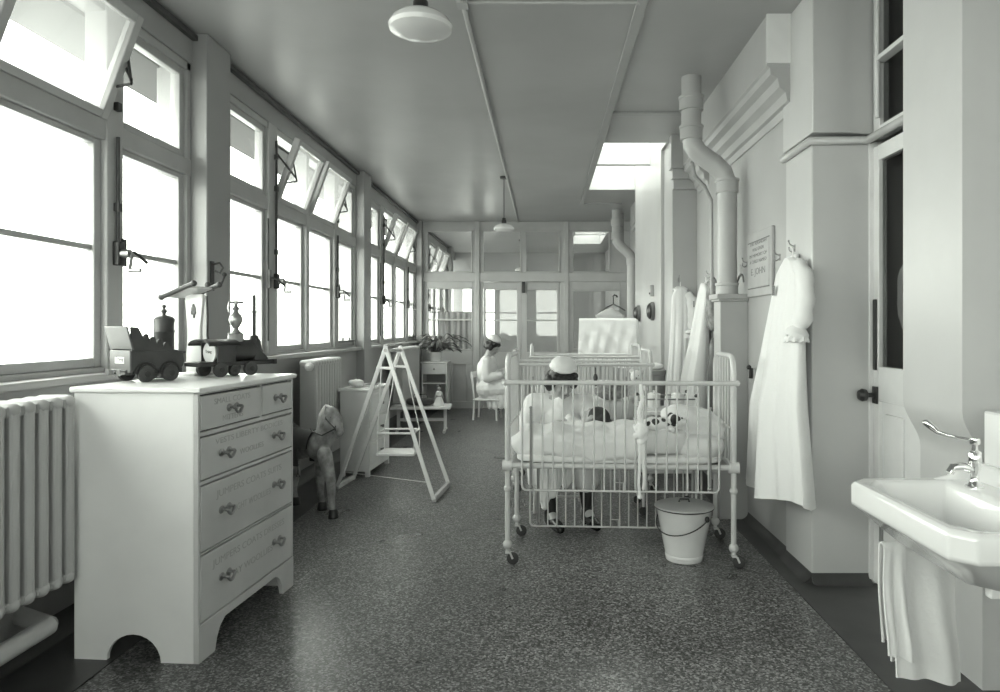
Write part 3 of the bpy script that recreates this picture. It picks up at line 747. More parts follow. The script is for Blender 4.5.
nt_ = thing('wall_notice', 'pale framed plaque with lines of dark lettering on the right wall', 'plaque', (1.43, 4.615, 1.775), FW)
MB().box(-.265, .265, -.022, 0, -.215, .215).build('backing', M['plaque'], nt_, bevel=.006)
pn = MB().box(-.222, .222, -.026, -.018, -.155, .15).build('panel', M['plaque'], nt_, bevel=.003)
MB().box(-.225, .225, -.0275, -.02, .150, .156).box(-.225, .225, -.0275, -.02, -.162, -.156).build('rule_line', M['ink'], nt_)
lettering(['THIS VERANDAH', 'WAS GIVEN', 'IN MEMORY OF', 'A CHILD NAMED', 'E. JOHN'], [.032, .032, .032, .032, .062], pn, M['ink'], frame_mat((0, -.0268, .168), (1, 0, 0), (0, 0, 1)), spacing=1.25, widths=[.36, .24, .37, .36, .3])

sw = thing('light_switch', 'small wall switch with a dark lever beside the widest gown', 'switch', (1.43, 4.72, 1.03), FW)
MB().box(-.045, .045, -.03, 0, -.05, .05).build('box', M['wallL'], sw, bevel=.004)
MB().box(-.01, .01, -.055, -.03, -.02, .05).ball((0, -.055, .055), .016).build('lever', M['black'], sw, bevel=.003)

for lab, y in (('nearer of two round dark bells on the bright pier', 7.5), ('farther of two round dark bells on the bright pier', 8.62)):
    t = thing('wall_bell', lab, 'bell', (1.165, y, 1.53), FW)
    MB().lathe([(.1, 0), (.1, .03), (.09, .035)], (0, 0, 0), (0, -1, 0), 28).build('back_plate', M['darkwood'], t)
    MB().lathe([(.085, .03), (.085, .05), (.06, .07), (.02, .08), (.003, .082)], (0, 0, 0), (0, -1, 0), 28).build('gong', M['black'], t)
t = thing('bell_push', 'small wedge-shaped fitting above the nearer round bell', 'fitting', (1.165, 7.5, 1.74), FW)
MB().prism([(-.03, -.05), (.03, -.05), (.012, .07), (-.012, .07)], 'xz', -.04, 0).build('housing', M['wallL'], t, bevel=.004)
MB().ball((0, -.04, -.02), .012).build('button', M['black'], t)

# ------------------------------------------------------------------ gowns
def gown(label, loc, rz, Hh, w0, w1, depth, seed, sleeves=(1,), labelpatch=True, skew=0.0):
    rnd = random.Random(seed)
    t = thing('hanging_gown', label, 'gown', loc, rz, None)
    rs = []; n = 72; k = 34
    ph = [rnd.random()*6.28 for _ in range(4)]
    for i in range(k+1):
        u = i/k; z = -Hh*u
        if u < .08: w = .05+(w0-.05)*sin(u/.08*pi/2)
        else: w = w0 + (w1-w0)*((u-.08)/.92)**.95
        d = .03+(depth-.03)*min(1, u*1.6)
        amp = .02+.16*u
        ring = []
        for j in range(n):
            a = 2*pi*j/n
            f = 1+3.2*amp*(.5*sin(5*a+ph[0]+u*.6)+.4*sin(9*a+ph[1]-u)+.35*sin(15*a+ph[2]+u))
            x = w*cos(a)*(1+amp*.15*sin(6*a+ph[3])) + skew*u*u
            y = -d - .012 + d*sin(a)*f*.98
            y = min(y, -.006)
            ring.append((x, y, z + .018*u*sin(3*a+ph[1]) + (.03*u*cos(a))))
        rs.append(ring)
    b = MB().rings(rs)
    bd = b.build('gown_body', M['cloth'], t, sharp=70)
    MB().tube([(-.06, -.03, -.005), (-.03, -.055, -.03), (0, -.06, -.04), (.03, -.055, -.03), (.06, -.03, -.005), (.03, -.015, .012), (-.03, -.015, .012)], .011, 8, True).build('collar', M['cloth'], t)
    MB().tube([(0, -.03, .0), (0, -.03, .05), (0, -.042, .062)], .004).build('loop', M['cloth'], t)
    for sgn in sleeves:
        pts = [(sgn*(w0*.6), -.04, -.05), (sgn*(w0*1.12), -.05, -.11), (sgn*(w0*1.34), -.06, -.24), (sgn*(w0*1.38), -.075, -.34), (sgn*(w0*1.26), -.1, -.43)]
        sl = MB(); P_ = []
        for q in range(17):
            f = q/16*(len(pts)-1); i0 = min(int(f), len(pts)-2); p = V(pts[i0]).lerp(V(pts[i0+1]), f-i0); P_.append(p)
        sl.tube(P_, [.042+.02*sin(min(1, q/7)*pi/2)+.006*sin(q*1.7) - (.012 if q == 14 else 0) + (.012 if q > 14 else 0) for q in range(17)], 14, squash=.75)
        sl.build('sleeve', M['cloth'], t)
        c_ = V(pts[-1]); fr = []
        for zz, rr in ((.0, .055), (-.012, .072), (-.03, .078), (-.032, .07), (-.01, .05)):
            fr.append([(c_.x+rr*(1+.12*sin(9*a))*cos(a), c_.y+rr*.75*(1+.12*sin(9*a))*sin(a), c_.z+zz+.006*sin(11*a)) for a in [2*pi*j/48 for j in range(48)]])
        MB().rings(fr, False).build('cuff', M['cloth'], t)
    if labelpatch:
        MB().grid(lambda u, v: (-.1+.032*u, -2.02*(.03+(depth-.03)*.24)-.016, -.15-.055*v), 2, 2, .004).build('name_tab', M['dark'], t)
    return t
gown('wide white gown with a ruffled sleeve hanging on the pier before the door', (1.41, 3.9, 1.74), FW, 1.31, .2, .46, .1, 3, (1,), True)
gown('narrow white gown hanging at the bright pier, farther of the pair', (1.27, 6.6, 1.72), 0, 1.3, .085, .12, .06, 5, (1,), False, -.07)
gown('narrow white gown with a dark tab, nearer of the pair on the wall', (1.43, 6.1, 1.74), FW, 1.34, .15, .2, .11, 8, (), True, .02)
t = MB().soft((1.37, 5.72, 1.55), (.09, .2, .44), 2.4, .02, 8, 5)
tag(t.build('dark_coat', M['greycloth'], origin=(1.40, 5.72, 1.3)), 'dark garment hanging between the narrow gowns and the soil pipe', 'coat')
t = MB().soft((1.37, 5.66, .82), (.1, .16, .9), 3, .02, 6, 9)
tag(t.build('dark_apron', M['dark'], origin=(1.37, 5.66, .4)), 'long dark cloth hanging low on the wall right of the narrow gowns', 'cloth')

# ------------------------------------------------------------------ wash basin
SK = thing('wash_basin', 'white porcelain wash basin with cut corners on the right wall', 'sink', (1.54, 2.145, .805), FW)
# local: x along the wall (towards the camera), -y out of the wall
def octo(hx, yf, yb, cx, cy, z): return [(-hx, yb, z), (-hx, yf+cy, z), (-hx+cx, yf, z), (hx-cx, yf, z), (hx, yf+cy, z), (hx, yb, z)]
def rect_ring(o_, n=6):
    return o_
HX, YF_, CC = .345, -.475, .06
rs = [octo(.18, -.28, -.02, .05, .05, -.2), octo(.25, -.36, -.02, .06, .06, -.17), octo(.315, -.44, -.02, .06, .05, -.095), octo(HX-.01, YF_+.01, -.01, .05, .05, -.075), octo(HX, YF_, -.003, .05, .05, -.065), octo(HX, YF_, -.003, .05, .05, .0),
      octo(HX-.008, YF_+.008, -.003, .05, .05, .012), octo(HX-.035, YF_+.035, -.13, .06, .06, .012), octo(HX-.05, YF_+.05, -.145, .06, .06, .0), octo(HX-.075, YF_+.08, -.16, .07, .07, -.07), octo(HX-.14, YF_+.15, -.2, .05, .05, -.125)]
MB().rings(rs).build('bowl', M['porcelain'], SK, bevel=.008, seg=3)
up = [(-.003, .075), (-.045, .07), (-.08, .052), (-.12, .024), (-.17, .012), (-.17, -.03), (-.003, -.03)]
ub = MB().box(-HX, HX, -.032, -.003, -.06, .075)
for q in (-1, 1): ub.prism(up, 'yz', q*HX, q*(HX-.03))
ub.build('upstand', M['porcelain'], SK, bevel=.01, seg=3)
MB().lathe([(.03, 0), (.03, .004), (.02, .003)], (0, -.26, -.125), seg=18).build('drain', M['chrome'], SK)
MB().tube([(.2, -.2, -.19), (.2, -.2, -.32), (.2, -.16, -.38), (.2, -.1, -.36), (.2, -.06, -.3), (.2, .0, -.3)], .022, 12).build('waste_trap', M['chrome'], SK)
for q in (-.2, .17): MB().box(q, q+.03, -.3, -.002, -.21, -.18).build('bracket', M['cream'], SK, bevel=.004)
MB().tube([(-.27, 0, -.13), (-.27, -.06, -.2), (-.27, -.36, -.21), (-.27, -.38, -.19), (-.27, -.38, -.1)], .007).build('towel_rail', M['steel'], SK)
def tap(label, x):
    t = thing('lever_tap', label, 'tap', (1.54-.10, 2.145-x, .817), FW)
    MB().lathe([(.034, 0), (.034, .006), (.024, .012), (.017, .03), (.016, .06), (.02, .07), (.021, .08), (.024, .085), (.024, .145), (.02, .15), (.012, .155), (.01, .185)], seg=22).build('tap_body', M['chrome'], t)
    MB().tube([(0, -.015, .075), (0, -.05, .088), (0, -.085, .085), (0, -.1, .06)], [.018, .017, .016, .015], 12).build('spout', M['chrome'], t)
    lv = MB().lathe([(.018, 0), (.02, .01), (.018, .024), (.006, .028)], (0, 0, .18), seg=16)
    d_ = V((-.75, -.66, 0))
    lv.tube([V((0, 0, .195)), d_*.05+V((0, 0, .2)), d_*.1+V((0, 0, .206)), d_*.135+V((0, 0, .216)), d_*.155+V((0, 0, .236)), d_*.175+V((0, 0, .252)), d_*.19+V((0, 0, .25))], [.009, .008, .008, .011, .018, .019, .01], 12)
    lv.build('lever', M['chrome'], t)
    t.scale = (.85, .85, .8)
    return t
tap('chrome elbow-lever tap with a long handle on the basin', -.2)
tap('chrome elbow-lever tap at the nearer end of the basin, out of sight', .18) if False else None
struct(MB().box(1.54, 1.75, 1.5, 2.46, .55, 1.06).build('trim_11', M['porcelain'], bevel=.008))

def towel(label, x, y, zt, w, l1, l2, seed, rz, m):
    """cloth folded over the rail: hangs down front and back"""
    rnd = random.Random(seed); p1 = rnd.random()*6; p2 = rnd.random()*6
    tot = l1+l2+.05
    def fn(u, v):
        s_ = v*tot; xx = (u-.5)*w
        if s_ < l1: zz = -(l1-s_); side = -1
        elif s_ > l1+.05: zz = -(s_-l1-.05); side = 1
        else:
            a = (s_-l1)/.05*pi; return (xx, -.016*cos(a), .014*sin(a))
        h = min(1, -zz/.3)
        narrow = 1-.15*h*sin(p1)
        return (xx*narrow+.012*h*sin(zz*9+p2), side*(.016+.012*h*(1+sin(u*13+p1+zz*3)))+.012*h*sin(u*7+p2), zz-.02*h*u)
    t = MB().grid(fn, 36, 40, .006)
    o = t.build('hand_towel', m, loc=(x, y, zt), rz=rz, sharp=80)
    return tag(o, label, 'towel')
towel('broad creased white towel hanging to the floor side beneath the basin', 1.30, 2.415, .597, .21, .44, .4, 2, R(2), M['cloth2'])
towel('narrow white cloth hanging in front of the broad towel under the basin', 1.19, 2.40, .602, .075, .36, .33, 6, R(4), M['cloth'])

tg = MB().soft((0, 0, 0), (.06, .2, .36), 2.4, .02, 9, 3)
tag(tg.build('hanging_cloth', M['cloth'], loc=(1.83, 3.52, 1.5)), 'pale cloth glimpsed hanging behind the dark glass of the door', 'cloth')

# ------------------------------------------------------------------ cots
def cot(label, loc, rz, Ln, W, top=1.19, rail=1.04, low_rear=True, group='white iron hospital cots', bars=19, plain=False):
    t = thing('cot', label, 'cot', loc, rz, group)
    E = M['cotpaint']; zf = .565; hx, hy = Ln/2, W/2
    for sx in (-1, 1):
        x = sx*hx; r = .09
        e = MB()
        pts = [(x, -hy, .12), (x, -hy, .5), (x, -hy, .9), (x, -hy, top-r)] + [(x, -hy+r-r*cos(a), top-r+r*sin(a)) for a in [i*pi/12 for i in range(1, 7)]] + [(x, hy-r+r*sin(a), top-r+r*cos(a)) for a in [i*pi/12 for i in range(0, 7)]] + [(x, hy, .9), (x, hy, .5), (x, hy, .12)]
        e.tube(pts, .0155, 10)
        e.cyl((x, -hy, .78), (x, hy, .78), .008)
        e.cyl((x, -hy, zf), (x, hy, zf), .017)
        eo = e.build('end_frame', E, t, sharp=80)
        bb = MB().cyl((0, 0, zf), (0, 0, top), .0055, seg=8)
        b0 = bb.build('bar', E, eo, loc=(x, -hy+.075, 0))
        nb = 6
        for i in range(1, nb):
            c = b0.copy(); COL.objects.link(c); c.parent = eo; c.location = (x, -hy+.075+(W-.15)*i/(nb-1), 0)
        for sy in (-1, 1):
            y = sy*hy
            MB().cyl((x-.028, y, zf), (x+.028, y, zf), .032, seg=18).build('corner_joint', E, t)
            MB().ball((x, y, .435), .023).build('leg_ball', E, t)
            MB().ball((x, y, .115), .028).cyl((x, y, .07), (x, y, .115), .012).build('leg_ball', E, t)
            c_ = MB(); dx = .03
            for q in (-.014, .014): c_.tube([(x, y+q, .075), (x+dx*.6, y+q, .065), (x+dx, y+q, .036)], .006)
            c_.box(x-.012, x+.014, y-.02, y+.02, .066, .078)
            cb = c_.build('caster', E, t)
            MB().lathe([(.01, -.009), (.027, -.01), (.034, -.005), (.034, .005), (.027, .01), (.01, .009)], (x+dx, y, .035), (0, 1, 0), 20).build('wheel', M['rubber'], cb)
    for y in (-hy, hy): MB().cyl((-hx, y, zf), (hx, y, zf), .0165).build('bed_rail', E, t)
    b = MB().box(-hx+.01, hx-.01, -hy+.01, hy-.01, zf-.006, zf+.004)
    b.build('spring_base', M['steel'], t, smooth=False)
    def side(y, z0, z1, nm):
        s_ = MB(); o_ = .045; r = .025
        s_.cyl((-hx-.012, y, z1), (hx+.012, y, z1), .013, seg=12)
        for sx in (-1, 1): s_.ball((sx*(hx+.014), y, z1), .017)
        xl = hx-o_-.04
        s_.tube([(-xl, y, z1), (-xl, y, z0+r)] + [(-xl+r-r*cos(a), y, z0+r-r*sin(a)) for a in [i*pi/8 for i in range(1, 5)]] + [(xl-r+r*sin(a), y, z0+r-r*cos(a)) for a in [i*pi/8 for i in range(0, 5)]] + [(xl, y, z1)], .0065, 8)
        so = s_.build(nm, E, t, sharp=80)
        bb = MB().cyl((0, 0, z0), (0, 0, z1), .005, seg=8)
        b0 = bb.build('bar', E, so, loc=(-xl+2*xl/(bars), y, 0))
        for i in range(2, bars):
            c = b0.copy(); COL.objects.link(c); c.parent = so; c.location = (-xl+2*xl*i/bars, y, 0)
        for sx in (-1, 1):
            g = MB().cyl((sx*(xl-.05), y-.012, z0+.02), (sx*(xl-.05), y-.012, max(z0+.46, .9) if z0 > .2 else z0+.45), .006).ball((sx*(xl-.05), y-.012, z0+.02), .012).ball((sx*(xl-.05), y-.012, (max(z0+.46, .9) if z0 > .2 else z0+.45)), .009)
            g.build('slide_rod', M['steel'], so)
        lt = MB().tube([(-.03, y-.004, z0), (-.03, y-.004, z0+.05), (.02, y-.004, z0+.05), (.02, y-.004, z0)], .005).build('latch', E, so)
    side(-hy-.022, rail-.61, rail, 'drop_side')
    if low_rear: side(hy+.022, .06, .67, 'drop_side')
    else: side(hy+.022, rail-.61, rail, 'drop_side')
    return t
C1 = R(-3.2)
cot('nearest white iron cot with quilt and spotted plush dog, back side lowered', (.438, 4.239, 0), C1, 1.275, .55)
cot('second white iron cot directly behind the seated bowed nurse', (.31, 6.05, 0), R(-1), 1.12, .62, top=1.16, rail=1.05, low_rear=False)
cot('third white iron cot, the one standing before the cloth-hung screen', (.42, 7.55, 0), 0, 1.12, .62, top=1.17, rail=1.05, low_rear=False)

def c1(x, y, z): # point in the frame of the near cot
    q = Matrix.Rotation(C1, 3, 'Z') @ V((x, y, z)); return V((.438, 4.239, 0))+q
# bedding of the near cot
rm = Matrix.Rotation(C1, 3, 'Z')
mt_ = MB().soft((0, 0, .595), (1.2, .5, .05), 6, .004, 5, 1)
tag(mt_.build('mattress', M['cloth2'], loc=(.438, 4.239, 0), rz=C1), 'thin mattress hidden under the quilt of the nearest cot', 'mattress')
def roll(q):
    x, y, z = q; u = (x+.47)/.94
    return (x, y, z + .05*max(0, u-.62)/.38 + .012*sin(x*11+y*4) + .008*sin(x*31+z*25+1) + .006*sin(x*47-z*40))
qd = MB().soft((-.09, -.005, .665), (1.08, .53, .2), 3.2, .034, 6.5, 4, 90, 44, fn=roll)
tag(qd.build('quilt', M['quilt'], loc=(.438, 4.239, 0), rz=C1, sharp=80), 'rumpled white quilt filling the nearest cot', 'quilt')
p1_ = MB().soft((0, 0, 0), (.38, .38, .19), 2.5, .03, 8, 12, 56, 30, rot=Matrix.Rotation(R(16), 3, 'Y'))
tag(p1_.build('pillow', M['cloth'], loc=c1(.45, .05, .775), rz=C1, sharp=80), 'plump white pillow lying uppermost at the head of the nearest cot', 'pillow')
p2_ = MB().soft((0, 0, 0), (.3, .5, .15), 2.8, .02, 8, 21, 48, 24)
tag(p2_.build('pillow', M['cloth2'], loc=c1(.47, 0, .655), rz=C1, sharp=80), 'flatter white pillow underneath at the head of the nearest cot', 'pillow')

# spotted plush dog lying by the pillow
pd_loc = c1(.22, -.2, .80)
b = MB()
b.ball((0, 0, 0), (.095, .05, .042)); b.ball((.1, -.01, .018), (.045, .042, .042)); b.ball((.14, -.015, .012), (.03, .026, .024))
b.chain([(-.07, -.03, -.01), (-.12, -.045, -.02)], [.02, .018]).chain([(-.07, .03, -.01), (-.12, .035, -.02)], [.02, .018]).chain([(.05, -.035, -.01), (.07, -.07, -.025)], [.019, .018]).chain([(.05, .035, -.01), (.08, .06, -.02)], [.019, .018])
b.chain([(-.09, 0, .01), (-.135, .01, .03)], [.01, .007])
marks = [((-.02, -.045, .02), .022, 1), ((.03, -.04, .03), .016, 1), ((-.065, -.045, .01), .018, 1), ((.11, -.045, .035), .016, 1), ((.085, -.04, .0), .014, 1), ((.168, -.02, .014), .013, 1), ((-.12, -.05, -.02), .018, 1), ((.0, 0, .042), .02, 1), ((.05, -.05, .0), .013, 1)]
dg_ = thing('plush_dog', 'white plush dog with black spots lying on the quilt against the pillow', 'soft toy', pd_loc, C1+R(6))
b.blend('body', M['cloth'], dg_, .0045, 3, marks, [M['black']])
for sgn in (-1, 1): MB().ball((.085, -.01+sgn*.042, .03), (.022, .007, .03)).build('ear', M['black'], dg_)
for sgn in (-1, 1): MB().ball((.135, -.013+sgn*.018, .034), .006).build('eye', M['black'], dg_)
# tape tied to the side rail
tp_ = thing('cloth_tape', 'white knotted cloth tape hanging over the side of the nearest cot', 'tape', c1(.115, -.32, .40))
b = MB()
b.tube([(.0, .01, .635), (.01, -.002, .55), (-.01, -.004, .48), (0, -.006, .40)], [.01, .013, .012, .016], squash=.6)
b.tube([(.0, -.008, .36), (-.006, -.008, .2), (-.012, -.006, .08), (-.004, -.006, .01)], [.012, .009, .008, .009], squash=.6)
b.tube([(.01, -.008, .36), (.014, -.008, .2), (.02, -.006, .1), (.014, -.006, .05)], [.012, .009, .008, .01], squash=.6)
b.build('tails', M['cloth'], tp_)
b = MB(); rnd = random.Random(4)
for i in range(12):
    a = rnd.random()*6.28; b.ball((.028*cos(a), -.01+.012*rnd.random(), .36+.045*sin(a)), (.02, .014, .02))
b.ball((0, -.012, .37), (.026, .02, .04))
b.blend('knot', M['cloth'], tp_, .005, 2)
MB().ball((-.004, -.006, .008), .014).build('tail_end', M['cloth'], tp_)

# bedding of the second and third cots
m2 = MB().soft((.31, 6.05, .66), (1.02, .56, .18), 5, .012, 6, 31, 48, 20)
tag(m2.build('mattress', M['cloth2'], origin=(.31, 6.05, .575), sharp=80), 'thick white mattress on the second cot', 'mattress')
m3 = MB().soft((.42, 7.55, .68), (1.04, .56, .2), 4, .02, 6, 33, 48, 20)
tag(m3.build('quilt', M['cloth2'], origin=(.42, 7.55, .58), sharp=80), 'pale bedding on the third cot', 'bedding')
for (x, y, l) in ((-.05, 5.86, 'grey tufted woollen heap lying toward the left of the second cot'),):
    pass
b = MB(); rnd = random.Random(12)
b.ball((0, 0, .07), (.14, .08, .07))
for i in range(26):
    a = rnd.random()*6.28; e = rnd.random()*1.4
    b.ball((.13*cos(a)*cos(e), .075*sin(a)*cos(e), .07+.065*sin(e)), .03)
tag(b.blend('woollen_toy', M['greycloth'], None, .008, 2, loc=(.56, 5.86, .745)), 'dark woolly heap on the mattress of the second cot', 'soft toy')
b = MB(); b.ball((0, 0, .085), (.058, .05, .085)); b.ball((0, 0, .2), (.055, .05, .055)); 
b.chain([(-.045, -.02, .12), (-.075, -.05, .08)], [.022, .02]).chain([(.045, -.02, .12), (.08, -.05, .1)], [.022, .02]).chain([(-.03, -.04, .03), (-.04, -.11, .03)], [.026, .026]).chain([(.03, -.04, .03), (.05, -.11, .03)], [.026, .026])
tb = thing('teddy', 'white soft toy sitting up at the right end of the second cot', 'soft toy', (.775, 5.92, .74), R(-10))
b.blend('body', M['cloth'], tb, .007, 3)
for sgn in (-1, 1): MB().ball((sgn*.042, .0, .245), (.02, .012, .02)).build('ear', M['cloth'], tb); MB().ball((sgn*.018, -.047, .21), .004).build('eye', M['black'], tb)
MB().ball((0, -.05, .19), (.007, .006, .005)).build('nose', M['black'], tb)
tag(MB().ball((0, 0, 0), (.018, .012, .035)).ball((0, 0, -.045), (.022, .012, .025)).tube([(0, 0, .03), (0, -.01, .08), (0, .012, .085), (0, .012, .04)], .003).build('rattle', M['dark'], loc=(.41, 5.69, .945)), 'dark rattle hanging from the rail of the second cot', 'toy')

# ------------------------------------------------------------------ enamel bucket
bk = thing('bucket', 'white enamel bucket with dark rim and lid under the nearest cot', 'bucket', (.815, 4.1, 0))
MB().lathe([(.105, 0), (.108, .004), (.108, .02), (.112, .022), (.112, .034), (.11, .037), (.162, .30), (.166, .305), (.158, .31), (.104, .03), (.003, .02)], seg=40, cap=False).build('pail', M['enamel'], bk)
MB().tube([(.167*cos(a), .167*sin(a), .305) for a in [i*2*pi/40 for i in range(40)]], .006, 8, True).build('rim', M['black'], bk)
ld = MB().lathe([(.172, .306), (.172, .314), (.15, .322), (.08, .33), (.003, .333)], seg=40)
lo_ = ld.build('lid', M['rad'], bk)
MB().tube([(-.03, 0, .33), (-.025, 0, .347), (.025, 0, .347), (.03, 0, .33)], .006).build('lid_handle', M['dark'], lo_)
hb = MB(); a0 = R(-125); 
h1 = V((.165*cos(R(-50)), .165*sin(R(-50)), .262)); h2 = V((.165*cos(R(130)), .165*sin(R(130)), .262))
pts = []
for i in range(25):
    a = pi*i/24; d_ = V((cos(R(-140)), sin(R(-140)), 0)); dn = (d_*.8 + V((0, 0, -.52))).normalized()
    pts.append((h1+h2)/2 + (h1-h2)/2*cos(a)*1.04 + dn*sin(a)*.176)
hb.tube(pts, .0035, 6)
hb.build('handle', M['black'], bk)
for h_ in (h1, h2): MB().ball(h_, (.014, .014, .018)).build('handle_lug', M['black'], bk)

# ------------------------------------------------------------------ rocking-horse figure
HZ = thing('toy_horse', 'dappled wooden toy horse with dark saddle standing beside the drawer chest', 'toy horse', (-1.69, 5.15, 0), R(-30))
b = MB()
b.ball((-.17, 0, .47), (.17, .085, .1)); b.ball((.03, 0, .485), (.12, .082, .105)); b.ball((-.28, 0, .47), (.09, .085, .1))
b.chain([(.06, 0, .5), (.12, 0, .6), (.155, 0, .69)], [.09, .07, .06]); b.ball((.09, 0, .52), (.075, .065, .09))
b.chain([(.165, 0, .725), (.205, 0, .68), (.245, 0, .6)], [.056, .052, .034]); b.ball((.252, 0, .603), (.032, .027, .03)); b.ball((.2, 0, .66), (.035, .03, .045))
for sgn in (-1, 1):
    fo = .14 if sgn < 0 else -.1
    b.chain([(.07+fo*.6, sgn*.052, .44), (.085+fo, sgn*.058, .25), (.09+fo, sgn*.058, .12), (.1+fo, sgn*.058, .07)], [.055, .036, .025, .028])
    b.chain([(-.27, sgn*.05, .45), (-.31, sgn*.058, .32), (-.27, sgn*.058, .25), (-.3, sgn*.06, .12), (-.29, sgn*.06, .06)], [.068, .046, .032, .022, .025])
    b.chain([(.148, sgn*.028, .755), (.143, sgn*.034, .79)], [.016, .006])
b.blend('body', M['horse'], HZ, .009, 5)
for sgn in (-1, 1):
    for (x, off) in ((.1, .14 if sgn < 0 else -.1), (-.29, 0)):
        MB().lathe([(.036, 0), (.038, .004), (.03, .055), (.022, .062)], (x+off+.008, sgn*.059, 0), seg=18).build('hoof', M['black'], HZ)
    MB().ball((.205, sgn*.04, .71), .008).build('eye', M['black'], HZ)
b = MB()
for i in range(13):
    u = i/12; x = .155-.115*u+.03*sin(u*3); z = .765-.235*u
    for sgn in (-1, 1): b.chain([(x-.035, 0, z), (x-.05-.012*u, sgn*.035, z-.05), (x-.055, sgn*.05, z-.1)], [.03, .024, .01])
b.chain([(.15, 0, .765), (.19, 0, .75), (.215, 0, .72)], [.022, .018, .008])
b.blend('mane', M['mane'], HZ, .008, 3)
b = MB()
b.grid(lambda u, v: (-.24+.26*u, .098*cos(pi*v)*1.02, .475+.115*sin(pi*v)*(1+.12*(2*u-1)**2) + .04*max(0, .25-u)), 12, 18, .012)
so_ = b.build('saddle', M['leather'], HZ)
MB().grid(lambda u, v: (-.17+.1*u, .1*(1 if v < .5 else -1)+.006*(1 if v < .5 else -1)*sin(pi*u), .47-.15*(abs(v-.5)*2)), 4, 2, .006) if False else None
for sgn in (-1, 1): MB().box(-.17, -.07, sgn*.098-.005, sgn*.098+.005, .34, .49).build('saddle_flap', M['leather'], so_, bevel=.004)
MB().chain([(-.24, 0, .6), (-.3, 0, .625), (-.36, 0, .61)], [.035, .03, .02]).build('cantle', M['leather'], so_)
b = MB()
b.tube([(.243+.0, .036*cos(a), .635+.036*sin(a)) for a in [i*2*pi/16 for i in range(16)]], .005, 6, True)
b.tube([(.165+.01*sin(a), .053*cos(a), .70+.055*sin(a)) for a in [i*2*pi/16 for i in range(16)]], .005, 6, True)
for sgn in (-1, 1):
    b.tube([(.24, sgn*.038, .635), (.2, sgn*.048, .67), (.17, sgn*.055, .70)], .005)
    b.tube([(.24, sgn*.036, .63), (.15, sgn*.075, .58), (.05, sgn*.07, .6), (-.02, sgn*.03, .61)], .005)
b.build('bridle', M['leather'], HZ)
MB().chain([(-.36, 0, .5), (-.42, 0, .42), (-.42, 0, .3)], [.03, .035, .012]).build('tail', M['mane'], HZ)
MB().cyl((-.36, .0, .43), (-.4, .0, .39), .02).build('tail_stub', M['horse'], HZ) if False else None
for sgn in (-1, 1):
    MB().tube([(-.06, sgn*.105, .36), (-.055, sgn*.11, .3), (-.075, sgn*.11, .27), (-.035, sgn*.11, .27), (-.055, sgn*.11, .3)], .005).build('stirrup', M['dark'], so_)

# ------------------------------------------------------------------ white cabinet with papers
CB = thing('cabinet', 'white wooden cabinet with side drawers behind the swing frame', 'cabinet', (-1.705, 6.66, 0), R(-3))
b = MB().box(-.135, .135, -.33, .33, .05, .775)
b.build('carcass', M['cream'], CB, bevel=.005)
MB().box(-.15, .15, -.345, .345, .775, .8).build('top', M['enamel'], CB, bevel=.006)
b = MB()
for x in (-.115, .115):
    for y in (-.31, .31): b = MB().box(x-.02, x+.02, y-.02, y+.02, 0, .06); b.build('foot', M['cream'], CB, bevel=.004)
for k in range(3):
    d = MB().box(.13, .144, -.3, .3, .1+.222*k, .3+.222*k).build('drawer', M['cream'], CB, bevel=.004)
    MB().lathe([(.009, 0), (.008, .012), (.016, .02), (.014, .03), (.003, .034)], (.144, 0, .2+.222*k), (1, 0, 0), 14).build('knob', M['darkwood'], d)
cl_ = MB().soft((-1.755, 6.53, .835), (.13, .2, .07), 2.5, .02, 14, 2, 36, 18)
tag(cl_.build('folded_cloth', M['cloth'], origin=(-1.755, 6.53, .803), sharp=80), 'crumpled white cloth on the near corner of the white cabinet', 'cloth')
bo = thing('open_book', 'dark framed slate lying flat on the white cabinet', 'slate', (-1.655, 6.72, .8005), R(8))
MB().box(-.07, .07, -.16, .16, 0, .012).build('border', M['enamel'], bo, bevel=.003)
MB().box(-.055, .055, -.14, .14, .0115, .014).build('face', M['dark'], bo)

# ------------------------------------------------------------------ child's swing frame
SW = thing('swing_frame', 'white wooden folding swing frame with twin A-shaped ends and hanging seat', 'swing', (-1.29, 5.9, 0))
def L3(x, y, z): return (x+1.29, y-5.9, z)
a1, a2 = V(L3(-1.285, 5.65, 1.19)), V(L3(-1.26, 6.12, 1.175))
f1l, f1r = V(L3(-1.74, 5.87, .02)), V(L3(-.86, 5.42, .02))
f2l, f2r = V(L3(-1.71, 6.27, .02)), V(L3(-.825, 5.98, .02))
def bar(a, b, w_, d_=None):
    d_ = d_ or w_; a, b = V(a), V(b); t = (b-a).normalized(); u = t.cross(V((0, 1, 0))).normalized(); v = t.cross(u)
    return [[p + u*w_/2*i + v*d_/2*j for i, j in ((-1, -1), (1, -1), (1, 1), (-1, 1))] for p in (a, b)]
for ap, fl, fr in ((a1, f1l, f1r), (a2, f2l, f2r)):
    for f in (fl, fr):
        tip = ap+(ap-f).normalized()*.02
        MB().rings(bar(f, tip, .032, .022)).build('leg', M['enamel'], SW, bevel=.004)
    u = .14
    pl_, pr_ = ap.lerp(fl, u), ap.lerp(fr, u)
    MB().rings(bar(pl_+(pl_-pr_)*.15, pr_+(pr_-pl_)*.15, .02, .02)).build('brace', M['enamel'], SW, bevel=.003)
for p, q in ((f1l, f2l), (f1r, f2r)): MB().rings([[P + V((0, 0, z)) + V((1, 0, 0))*x for x, z in ((-.016, -.02), (.016, -.02), (.016, .02), (-.016, .02))] for P in (p, q)]).build('ground_rail', M['wood'], SW, bevel=.004)
MB().cyl(a1+V((0, -.02, -.02)), a2+V((0, .02, -.02)), .014).build('top_bar', M['wood'], SW)
